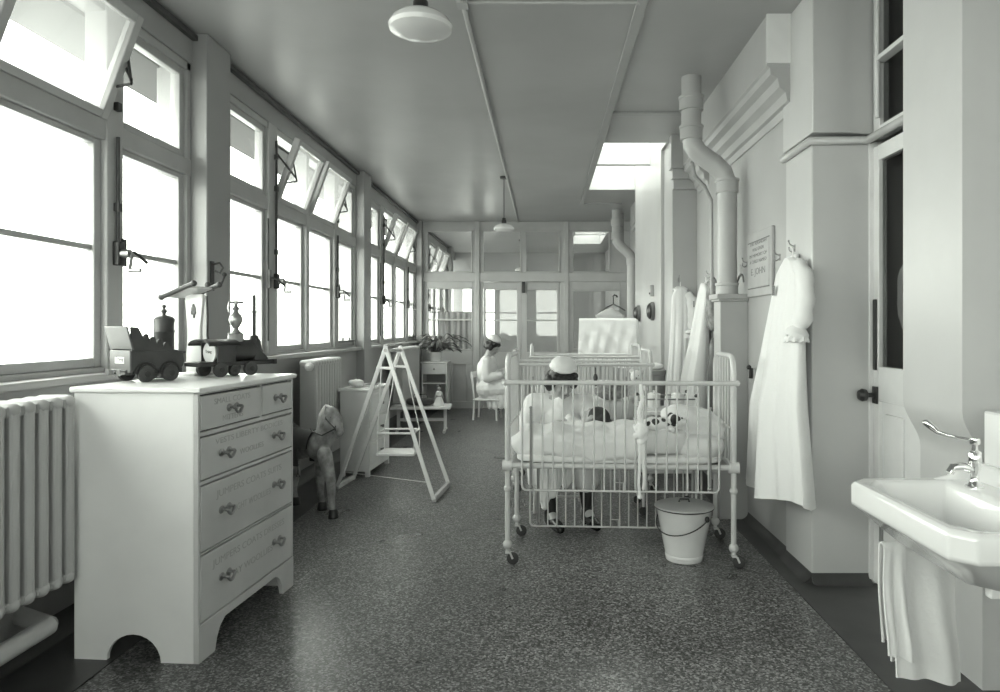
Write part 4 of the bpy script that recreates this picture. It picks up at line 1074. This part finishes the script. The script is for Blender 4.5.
sc_ = V(L3(-1.225, 5.87, .31))
sd = MB().box(-.155, .155, -.13, .13, -.012, .012).xf(Matrix.Translation(sc_) @ Matrix.Rotation(R(-4), 4, 'Z'))
sd.build('seat', M['enamel'], SW, bevel=.005)
g = MB(); z = .175
ps = [(-.15, -.125), (.15, -.125), (.15, .125), (-.15, .125)]
for i in range(4):
    p, q = ps[i], ps[(i+1) % 4]
    MB().cyl(sc_+V((p[0], p[1], z)), sc_+V((q[0], q[1], z)), .009).build('guard_bar', M['enamel'], SW)
tops = [a1+V((-.03, .0, -.03)), a1+V((.03, 0, -.03)), a2+V((.03, 0, -.03)), a2+V((-.03, 0, -.03))]
for i in range(4):
    p = sc_+V((ps[i][0], ps[i][1], 0))
    MB().tube([p+V((0, 0, -.01)), p+V((0, 0, z)), tops[i].lerp(p, .45)+V((0, 0, .03)), tops[i]], .0045, 6).build('rope', M['cloth2'], SW)
for p, q in ((f1l, f1r),): MB().cyl(V(p).lerp(a1, .11), V(q).lerp(a1, .11), .0025).build('tie_cord', M['cloth2'], SW)

# ------------------------------------------------------------------ corner by the partition: low table, locker, plant
LT = thing('low_table', 'low white child table on runner feet before the bedside locker', 'table', (-1.60, 9.1, 0), R(4))
MB().box(-.38, .38, -.2, .2, .31, .345).build('top', M['enamel'], LT, bevel=.006)
for sx in (-1, 1):
    lg = MB().box(sx*.3-.02, sx*.3+.02, -.03, .03, .04, .31); lg.build('leg', M['cream'], LT, bevel=.005)
    MB().tube([(sx*.3, -.2, .02), (sx*.3, -.15, .03), (sx*.3, 0, .045), (sx*.3, .15, .03), (sx*.3, .2, .02)], .02, 8).build('runner', M['cream'], LT)
MB().box(-.3, .3, -.015, .015, .14, .18).build('stretcher', M['cream'], LT, bevel=.004)
dl = thing('doll', 'small doll in a white skirt standing on the low table', 'doll', (-1.37, 9.05, .3455), R(10))
b = MB(); b.ball((0, 0, .235), (.026, .028, .032)); b.chain([(0, 0, .2), (0, 0, .13)], [.012, .035]); b.chain([(-.03, 0, .17), (-.055, -.02, .1)], [.012, .009]).chain([(.03, 0, .17), (.055, -.02, .1)], [.012, .009]); b.chain([(0, 0, .12), (0, 0, .03)], [.035, .03])
b.blend('body', M['skin'], dl, .005, 2)
MB().lathe([(.07, 0), (.072, .004), (.05, .07), (.032, .12), (.036, .16), (.03, .185), (.012, .19)], seg=24).build('dress', M['cloth'], dl)
MB().ball((0, .006, .245), (.031, .032, .03)).build('hair', M['hair'], dl)
bx = thing('toy_box', 'dark rounded toy bag on the low table beside the doll', 'bag', (-1.62, 9.1, .3455))
MB().soft((0, 0, .05), (.36, .2, .1), 3, .01, 9, 6).build('bag_body', M['dark'], bx)
MB().tube([(-.1, 0, .09), (-.08, 0, .14), (.08, 0, .14), (.1, 0, .09)], .006).build('handle', M['dark'], bx)
LK = thing('bedside_locker', 'white bedside locker with drawer and open shelves bearing a plant', 'locker', (-1.76, 11.3, 0))
b = MB()
for x in (-.2, .18): b = MB().box(x, x+.02, -.18, .18, .08, .79); b.build('side_panel', M['enamel'], LK, bevel=.003)
MB().box(-.215, .215, -.195, .195, .79, .815).build('top', M['enamel'], LK, bevel=.004)
MB().box(-.2, .2, .165, .18, .08, .79).build('back_panel', M['wallL'], LK)
d = MB().box(-.178, .178, -.185, .15, .615, .785).build('drawer', M['enamel'], LK, bevel=.004)
MB().lathe([(.008, 0), (.008, .012), (.015, .02), (.003, .03)], (0, -.185, .7), (0, -1, 0), 12).build('knob', M['steel'], d)
for z in (.46, .1): MB().box(-.18, .18, -.18, .165, z, z+.02).build('shelf', M['enamel'], LK)
for x in (-.17, .17):
    for y in (-.15, .15):
        c_ = MB().cyl((x, y, .05), (x, y, .1), .012).build('caster', M['steel'], LK)
        MB().lathe([(.012, -.01), (.028, -.009), (.028, .009), (.012, .01)], (x, y, .028), (1, 0, 0), 16).build('wheel', M['rubber'], c_)
PL = thing('potted_plant', 'dark leafy potted plant on top of the white locker by the partition', 'plant', (-1.76, 11.25, .8155))
MB().lathe([(.06, 0), (.075, .004), (.095, .13), (.1, .135), (.1, .15), (.088, .15), (.08, .12), (.003, .12)], seg=24).build('pot', M['pot'], PL)
rnd = random.Random(9); lv = MB(); stm = MB()
for i in range(46):
    a = rnd.random()*6.28; rr = .08+.22*rnd.random(); zt = .22+.24*rnd.random() - .1*rr
    tip = V((rr*cos(a)*1.25+.08, rr*sin(a)*.7, zt)); base = V((.02*cos(a), .02*sin(a), .12))
    stm.tube([base, base.lerp(tip, .6)+V((0, 0, .05)), tip], .004, 5)
    d_ = V((cos(a), sin(a)*.7, -.25-.4*rnd.random())).normalized(); sd_ = d_.cross(V((0, 0, 1))).normalized(); ln = .1+.07*rnd.random()
    lv.grid(lambda u, v: tip + d_*ln*u + sd_*(v-.5)*.07*sin(pi*min(1, u*.96+.03))**.8 + V((0, 0, .02*sin(pi*u)-.02*(abs(v-.5)))), 6, 4, .002)
lv.build('leaves', M['leaf'], PL); stm.build('stems', M['leaf'], PL)

# ------------------------------------------------------------------ drying screen with cloth, hanger, bin, trolley
SR = thing('folding_screen', 'white metal towel screen draped with a sheet before the right partition window', 'screen', (.78, 8.6, 0), R(-4))
for x in (-.35, .35): MB().cyl((x, 0, .05), (x, 0, 1.455), .013).build('post', M['enamel'], SR)
for x in (-.35, .35): MB().tube([(x, -.2, .0125), (x, -.1, .03), (x, 0, .06), (x, .1, .03), (x, .2, .0125)], .0125).build('foot', M['enamel'], SR)
for z in (1.44, .9, .3): MB().cyl((-.35, 0, z), (.35, 0, z), .01).build('rail', M['enamel'], SR)
def shf(u, v):
    tot = 1.12; s_ = v*tot; x = -.36+.7*u
    l1 = .58
    if s_ < l1: z = 1.455-(l1-s_); y = -.02
    elif s_ > l1+.04: z = 1.455-(s_-l1-.04); y = .02
    else: a = (s_-l1)/.04*pi; return (x, -.02*cos(a), 1.455+.014*sin(a))
    h = (1.455-z)
    return (x-.03*h*(1-u), y*(1+1.2*h) + .016*h*sin(u*9+h*6)*2 + .014*sin(u*16-h*22)*min(1, h*5) + .01*sin(u*31+h*9)*min(1, h*4), z + .02*sin(u*5)*h - .015*h*sin(u*11))
MBs = MB().grid(shf, 50, 50, .005)
tag(MBs.build('draped_sheet', M['cloth'], loc=(.78, 8.6, 0), rz=R(-4), sharp=80), 'white creased sheet draped over the towel screen', 'sheet')
HG = thing('garment_hanger', 'dark-hooked hanger with a small white garment hung high in front of the partition glass', 'hanger', (1.14, 11.68, 1.70))
MB().tube([(.02, .05, .21), (.045, 0, .19), (.06, 0, .165)] + [(.03+.04*cos(a), 0, .16+.04*sin(a)) for a in [i*pi/6 for i in range(0, 6)]] + [(.0, 0, .14), (.0, 0, .05)], .01).build('hook', M['black'], HG)
MB().tube([(-.24, 0, -.1), (-.1, 0, 0), (0, 0, .05), (.1, 0, 0), (.2, 0, -.06)], .012).build('yoke', M['darkwood'], HG)
gs = MB().soft((-.06, 0, -.15), (.5, .07, .22), 2.2, .025, 10, 7, 40, 20, fn=lambda q: (q[0], q[1], q[2]-.5*abs(q[0])*(.5 if q[2] > 0 else 0)))
tag(gs.build('white_garment', M['cloth'], origin=None, loc=(1.14, 11.64, 1.72), sharp=80), 'small white garment on the dark-hooked hanger by the partition glass', 'garment')
BN = thing('laundry_bin', 'grey laundry bin by the bright pier with folded cloth on its lid', 'bin', (1.03, 6.72, 0))
MB().lathe([(.11, 0), (.112, .004), (.125, .9), (.13, .905), (.13, .92), (.12, .92), (.003, .92)], seg=32).build('drum', M['bin'], BN)
MB().lathe([(.133, .92), (.133, .945), (.12, .955), (.003, .958)], seg=32).build('lid', M['bin'], BN)
fc = MB().soft((1.03, 6.72, .985), (.2, .18, .055), 2.8, .014, 10, 4, 36, 16)
tag(fc.build('folded_linen', M['cloth'], origin=(1.03, 6.72, .959), sharp=80), 'folded white linen on the lid of the grey bin', 'linen')
TR = thing('dressing_trolley', 'white enamel dressing trolley with a raised rail behind the nearest cot', 'trolley', (.90, 5.22, 0))
for z in (.72, .3): MB().box(-.2, .2, -.18, .18, z, z+.03).build('tray', M['enamel'], TR, bevel=.006)
for x in (-.19, .19):
    for y in (-.17, .17):
        p = MB().cyl((x, y, .06), (x, y, .86 if x > 0 else .84), .009).build('post', M['enamel'], TR)
        MB().ball((x, y, .86 if x > 0 else .84), .014).build('finial', M['black'], p)
        MB().lathe([(.01, -.01), (.03, -.009), (.03, .009), (.01, .01)], (x, y, .03), (0, 1, 0), 16).build('wheel', M['rubber'], p)
for y in (-.17, .17): MB().cyl((-.19, y, .835), (.19, y, .835), .006).build('guard_rail', M['steel'], TR)
for i, x in enumerate((-.08, .1)):
    j = thing('enamel_jar', ('plain lidded enamel jar at the left on the dressing trolley', 'plain lidded enamel jar at the right on the dressing trolley')[i], 'jar', (.90+x, 5.27, .7505), 0, 'jars on the dressing trolley')
    MB().lathe([(.045, 0), (.048, .004), (.048, .09), (.045, .094)], seg=24).build('jar_body', M['cream'], j)
    MB().lathe([(.05, .094), (.05, .105), (.03, .112), (.008, .114), (.008, .12), (.012, .126), (.003, .132)], seg=24).build('lid', M['cream'], j)

# ------------------------------------------------------------------ people
def hand(b, w, d, up, s=1.0, curl=.5, side=1):
    """palm, four unequal fingers and a thumb; w wrist, d along the hand, up = back of the hand"""
    w, d, up = V(w), V(d).normalized(), V(up); up = (up-d*up.dot(d)).normalized(); sd = d.cross(up)*side
    for k in range(4):
        o = sd*(k-1.5)*.02*s
        b.cap(w+d*.01*s+o*.6, w+d*.085*s+o, .016*s, .012*s)
    for k, ln in enumerate((.068, .078, .072, .056)):
        p = w+d*.088*s+sd*(k-1.5)*.0205*s; q = d.copy(); ax = d.cross(up)
        for j, f in enumerate((.45, .32, .25)):
            q = (Matrix.Rotation(-curl*(.55+.25*j), 3, ax) @ q)
            e = p+q*ln*f*s; b.cap(p, e, (.0092-.001*j)*s, (.0085-.001*j)*s, 10); p = e
    p = w+d*.03*s-sd*.028*s
    e = p+(d*.5-sd*.75-up*.25).normalized()*.04*s; b.cap(p, e, .012*s, .0105*s, 10)
    b.cap(e, e+(d*.85-sd*.3-up*.3).normalized()*.034*s, .0105*s, .008*s, 10)

def head_parts(b, c, f, up, s=1.0):
    """head with face: c centre, f facing, up crown; returns frame and marks"""
    f, up = V(f).normalized(), V(up); up = (up-f*up.dot(f)).normalized(); rt = f.cross(up)
    rot = Matrix((rt, f, up)).transposed(); c = V(c)
    P = lambda x, y, z: c + rot @ (V((x, y, z))*s)
    b.ball(P(0, -.005, .02), (.074*s, .092*s, .095*s), rot=rot, seg=20, n=14)
    b.ball(P(0, .03, -.05), (.054*s, .058*s, .062*s), rot=rot)
    b.ball(P(0, .062, -.088), (.024*s, .022*s, .02*s), rot=rot)
    b.cap(P(0, .088, .01), P(0, .107, -.028), .009*s, .014*s)
    for q in (-1, 1):
        b.ball(P(q*.012, .098, -.032), .009*s); b.ball(P(q*.076, -.002, -.005), (.012*s, .022*s, .033*s), rot=rot)
        b.ball(P(q*.034, .062, -.03), .024*s); b.cap(P(q*.015, .086, .03), P(q*.05, .076, .028), .01*s, .008*s)
        b.ball(P(q*.033, .078, .006), .0125*s)
    b.ball(P(0, .086, -.06), (.022*s, .01*s, .009*s), rot=rot)
    marks = [(P(q*.033, .091, .006), .0085*s, 2) for q in (-1, 1)] + [(P(x, .094, -.06), .011*s, 1) for x in (-.012, 0, .012)]
    return P, rot, marks

def nurse(label, loc, rz, spec):
    t = thing('person', label, 'person', loc, rz)
    b = MB()
    hd = spec['head']; P, rot, marks = head_parts(b, hd, spec['face'], spec['crown'])
    nk = V(spec['neck'])
    b.cap(nk, P(0, -.015, -.05), .055, .05)
    b.chain([spec['hips'], spec['waist'], spec['chest'], nk-V((0, 0, .02))], [.13, .11, .115, .07])
    for k in (0, 1):
        sh, el, wr, hdir, hup = spec['arms'][k]
        b.chain([nk-V((0, 0, .04)), sh], [.06, .055]); b.chain([sh, el, wr], [.05, .04, .028])
        hand(b, wr, hdir, hup, .95, spec.get('curl', .5), 1 if k else -1)
        hp, kn, an, toe = spec['legs'][k]
        b.chain([hp, kn, an], [.088, .058, .036]); b.chain([an, toe], [.036, .03])
    b.blend('body', M['skin'], t, .0062, 3, marks, [M['lip'], M['eye']])
    return t, P, rot
def nurse_clothes(t, P, rot, spec, capsize=1.0):
    # hair: a full dark bob rolled round the nape
    b = MB()
    b.ball(P(0, -.018, .035), (.088, .097, .09), rot=rot, seg=20, n=12)
    for k in range(13):
        a = R(-8)+(pi+R(16))*k/12
        b.ball(P(.094*cos(a), -.005-.1*sin(a), -.012+.012*sin(k*2.1)), (.034, .034, .052), rot=rot)
    for x in (-.075, -.05, -.02, .015, .045, .075): b.ball(P(x, .072-.5*abs(x)*abs(x)*12, .066), (.028, .024, .026), rot=rot)
    b.blend('hair', M['hair'], t, .006, 2)
    # soft white cap, gathered
    b = MB(); s = capsize
    b.ball(P(-.012, -.04, .118), (.092*s, .085*s, .05*s), rot=rot, seg=24)
    b.ball(P(-.005, .005, .108), (.078*s, .05*s, .028*s), rot=rot)
    for k in range(14):
        a = 2*pi*k/14; b.ball(P(-.01+.08*s*cos(a), -.04+.075*s*sin(a), .1+.01*sin(a)), .02, rot=rot)
    b.blend('cap', M['cloth'], t, .007, 3)
    # bodice with sleeves
    b = MB()
    b.chain([spec['hips'], spec['waist'], spec['chest'], V(spec['neck'])-V((0, 0, .05))], [.155, .132, .14, .085])
    c_ = V(spec['chest'])
    f = (V(spec['waist'])-c_).normalized()
    for k in (0, 1):
        sh, el, wr, _, _ = spec['arms'][k]; sh, el, wr = V(sh), V(el), V(wr)
        b.chain([c_.lerp(V(spec['neck']), .55), sh, sh.lerp(el, .55), el, el.lerp(wr, spec['sleeve'])], [.085, .077, .074, .066, .058])
        b.ball(el.lerp(wr, spec['sleeve']), .06)
    b.blend('dress', M['cloth'], t, .008, 3, fold=.012)
    # skirt and apron over the lap
    b = MB()
    for k in (0, 1):
        hp, kn, an, _ = spec['legs'][k]; hp, kn, an = V(hp), V(kn), V(an)
        b.chain([hp, kn, kn.lerp(an, spec['hem'])], [.14, .105, .085])
    hp0, hp1 = V(spec['legs'][0][0]), V(spec['legs'][1][0]); k0, k1 = V(spec['legs'][0][1]), V(spec['legs'][1][1])
    for q in (.25, .5, .75): b.chain([hp0.lerp(hp1, q), k0.lerp(k1, q)], [.13, .095])
    b.chain([(hp0+hp1)/2, V(spec['waist'])], [.16, .13])
    for seg in spec.get('drape', ()): b.chain(*seg)
    b.blend('skirt', M['cloth'], t, .008, 3, fold=.014)
    for k in (0, 1):
        _, kn, an, toe = spec['legs'][k]; kn, an, toe = V(kn), V(an), V(toe)
        MB().chain([kn.lerp(an, .1), kn.lerp(an, .4), an+V((0, 0, .03))], [.064, .06, .044]).blend('stocking', M['stocking'], t, .008, 2)
        s_ = MB(); d_ = (toe-an); d_.z = 0; d_.normalize()
        s_.chain([an+V((0, 0, -.0)), V((an.x, an.y, .045))], [.046, .045]); s_.chain([V((an.x, an.y, .04))-d_*.02, V((an.x, an.y, .036))+d_*.14, V((an.x, an.y, .03))+d_*.19], [.04, .04, .03])
        s_.box(an.x-.03, an.x+.03, an.y-.03, an.y+.03, .0, .04)
        s_.blend('shoe', M['shoe'], t, .006, 3)

# bowed nurse behind the near cot (faces the camera; local = world offset)
n2 = dict(head=(.04, -.12, .965), face=(.38, -.85, -.5), crown=(.12, -.38, .92), neck=(.04, -.03, .845), chest=(.03, .02, .70), waist=(.0, .09, .54), hips=(0, .12, .43),
          arms=[((-.155, .0, .80), (-.235, -.1, .57), (-.1, -.28, .55), (.8, -.3, .1), (0, -.4, .9)), ((.215, .0, .80), (.33, -.12, .58), (.27, -.3, .56), (-.7, -.5, .0), (.2, -.5, .8))],
          legs=[((-.09, .1, .42), (-.085, -.3, .44), (-.04, -.37, .09), (-.01, -.46, .04)), ((.1, .1, .42), (.2, -.3, .45), (.215, -.31, .09), (.24, -.4, .04))],
          sleeve=.55, hem=.42, curl=.7,
          drape=[([(-.17, -.32, .44), (-.16, -.37, .30)], [.05, .035]), ([(-.1, -.34, .42), (-.1, -.4, .19)], [.07, .03]), ([(-.04, -.36, .42), (-.085, -.4, .14)], [.06, .03]), ([(.02, -.36, .42), (-.03, -.4, .22)], [.06, .03]), ([(.1, -.34, .42), (.07, -.37, .3)], [.06, .04])])
t, P, rot = nurse('nurse in white cap and uniform, head bowed, seated behind the nearest cot holding a baby', (.08, 5.14, 0), 0, n2)
nurse_clothes(t, P, rot, n2, 1.05)
# baby on her lap
BBY = thing('person', 'dark-haired baby in a white gown lying in the arms of the bowed nurse', 'person', (.08, 5.14, 0))
b = MB()
P, rot, marks = head_parts(b, (.262, -.3, .715), (-.55, .55, .62), (.75, -.1, .66), .86)
b.cap((.19, -.28, .65), P(0, -.02, -.05), .035, .035); b.chain([(.19, -.28, .64), (.05, -.25, .60), (-.06, -.24, .58)], [.06, .07, .065])
b.chain([(.17, -.34, .65), (.09, -.36, .64), (.03, -.32, .66)], [.028, .024, .018]); hand(b, (.03, -.32, .66), (-.8, .3, .3), (0, 0, 1), .5, .8)
b.chain([(.18, -.2, .67), (.1, -.18, .7), (.05, -.2, .69)], [.028, .024, .018]); hand(b, (.05, -.2, .69), (-.8, -.3, .1), (0, 0, 1), .5, .8, -1)
b.chain([(-.06, -.27, .57), (-.17, -.28, .6), (-.2, -.3, .52)], [.045, .035, .025]); b.chain([(-.06, -.2, .57), (-.17, -.18, .6), (-.2, -.2, .53)], [.045, .035, .025])
b.blend('body', M['skin'], BBY, .005, 2, marks, [M['lip'], M['eye']])
b = MB(); b.ball(P(0, -.018, .03), (.08*.9, .1*.88, .095*.88), rot=rot, seg=20, n=12)
for k in range(14):
    a = pi*k/13; b.ball(P(.06*cos(a), -.06-.03*sin(a), .04+.03*sin(k*1.7)), .026)
b.blend('hair', M['babyhair'], BBY, .006, 2)
b = MB(); b.chain([(.17, -.28, .635), (.05, -.25, .60), (-.06, -.24, .58), (-.17, -.24, .575)], [.08, .095, .09, .08]); b.chain([(.165, -.345, .65), (.09, -.37, .635)], [.04, .036]); b.chain([(.17, -.2, .665), (.1, -.18, .7)], [.04, .036])
b.blend('gown', M['cloth2'], BBY, .007, 3, fold=.01)

# nurse sitting before the partition, turned to the right
n1 = dict(head=(.045, 0, 1.07), face=(.86, -.1, -.5), crown=(.45, 0, .9), neck=(-.02, 0, .935), chest=(-.05, 0, .77), waist=(-.06, 0, .57), hips=(-.06, 0, .46),
          arms=[((-.03, -.17, .86), (.0, -.23, .62), (.2, -.16, .66), (.9, .3, .1), (0, -.3, .9)), ((-.03, .17, .86), (.02, .23, .63), (.22, .12, .7), (.9, -.3, .1), (0, .3, .9))],
          legs=[((-.04, -.09, .45), (.34, -.1, .47), (.36, -.1, .09), (.46, -.1, .04)), ((-.04, .09, .45), (.34, .08, .47), (.3, .08, .09), (.42, .08, .04))],
          sleeve=.9, hem=.6, curl=.7, drape=[([(x, y, .42), (x+.02, y*1.15, .2)], [.06, .05]) for x in (.02, .1, .18, .26, .33) for y in (-.12, .1)])
t, P, rot = nurse('nurse in white cap seated on a chair before the glazed partition', (-.82, 10.4, 0), R(-8), n1)
nurse_clothes(t, P, rot, n1, 1.2)
for (q, l, c) in ((0, (-.84, 10.4, 0), R(-98)), (1, (.1, 5.26, 0), R(180))):
    ch = thing('wooden_chair', ('white wooden chair under the nurse by the partition', 'low wooden nursing chair under the bowed nurse')[q], 'chair', l, c)
    sh_ = .31 if q == 0 else .27
    mm = M['cream'] if q == 0 else M['wood']
    MB().box(-.2, .2, -.19, .2, sh_-.025, sh_).build('seat', mm, ch, bevel=.008)
    for x in (-.175, .175):
        MB().cyl((x, .16, 0), (x*.95, .15, sh_-.02), .014, .017).build('leg', mm, ch)
        MB().tube([(x, -.19, 0), (x, -.175, sh_), (x, -.215, sh_+.4)], .015).build('leg', mm, ch)
    MB().box(-.17, .17, -.232, -.212, sh_+.3, sh_+.4).build('back_rail', mm, ch, bevel=.006)
    for z in (.12,): MB().cyl((-.17, .15, z), (.17, .15, z), .01).build('stretcher', mm, ch)
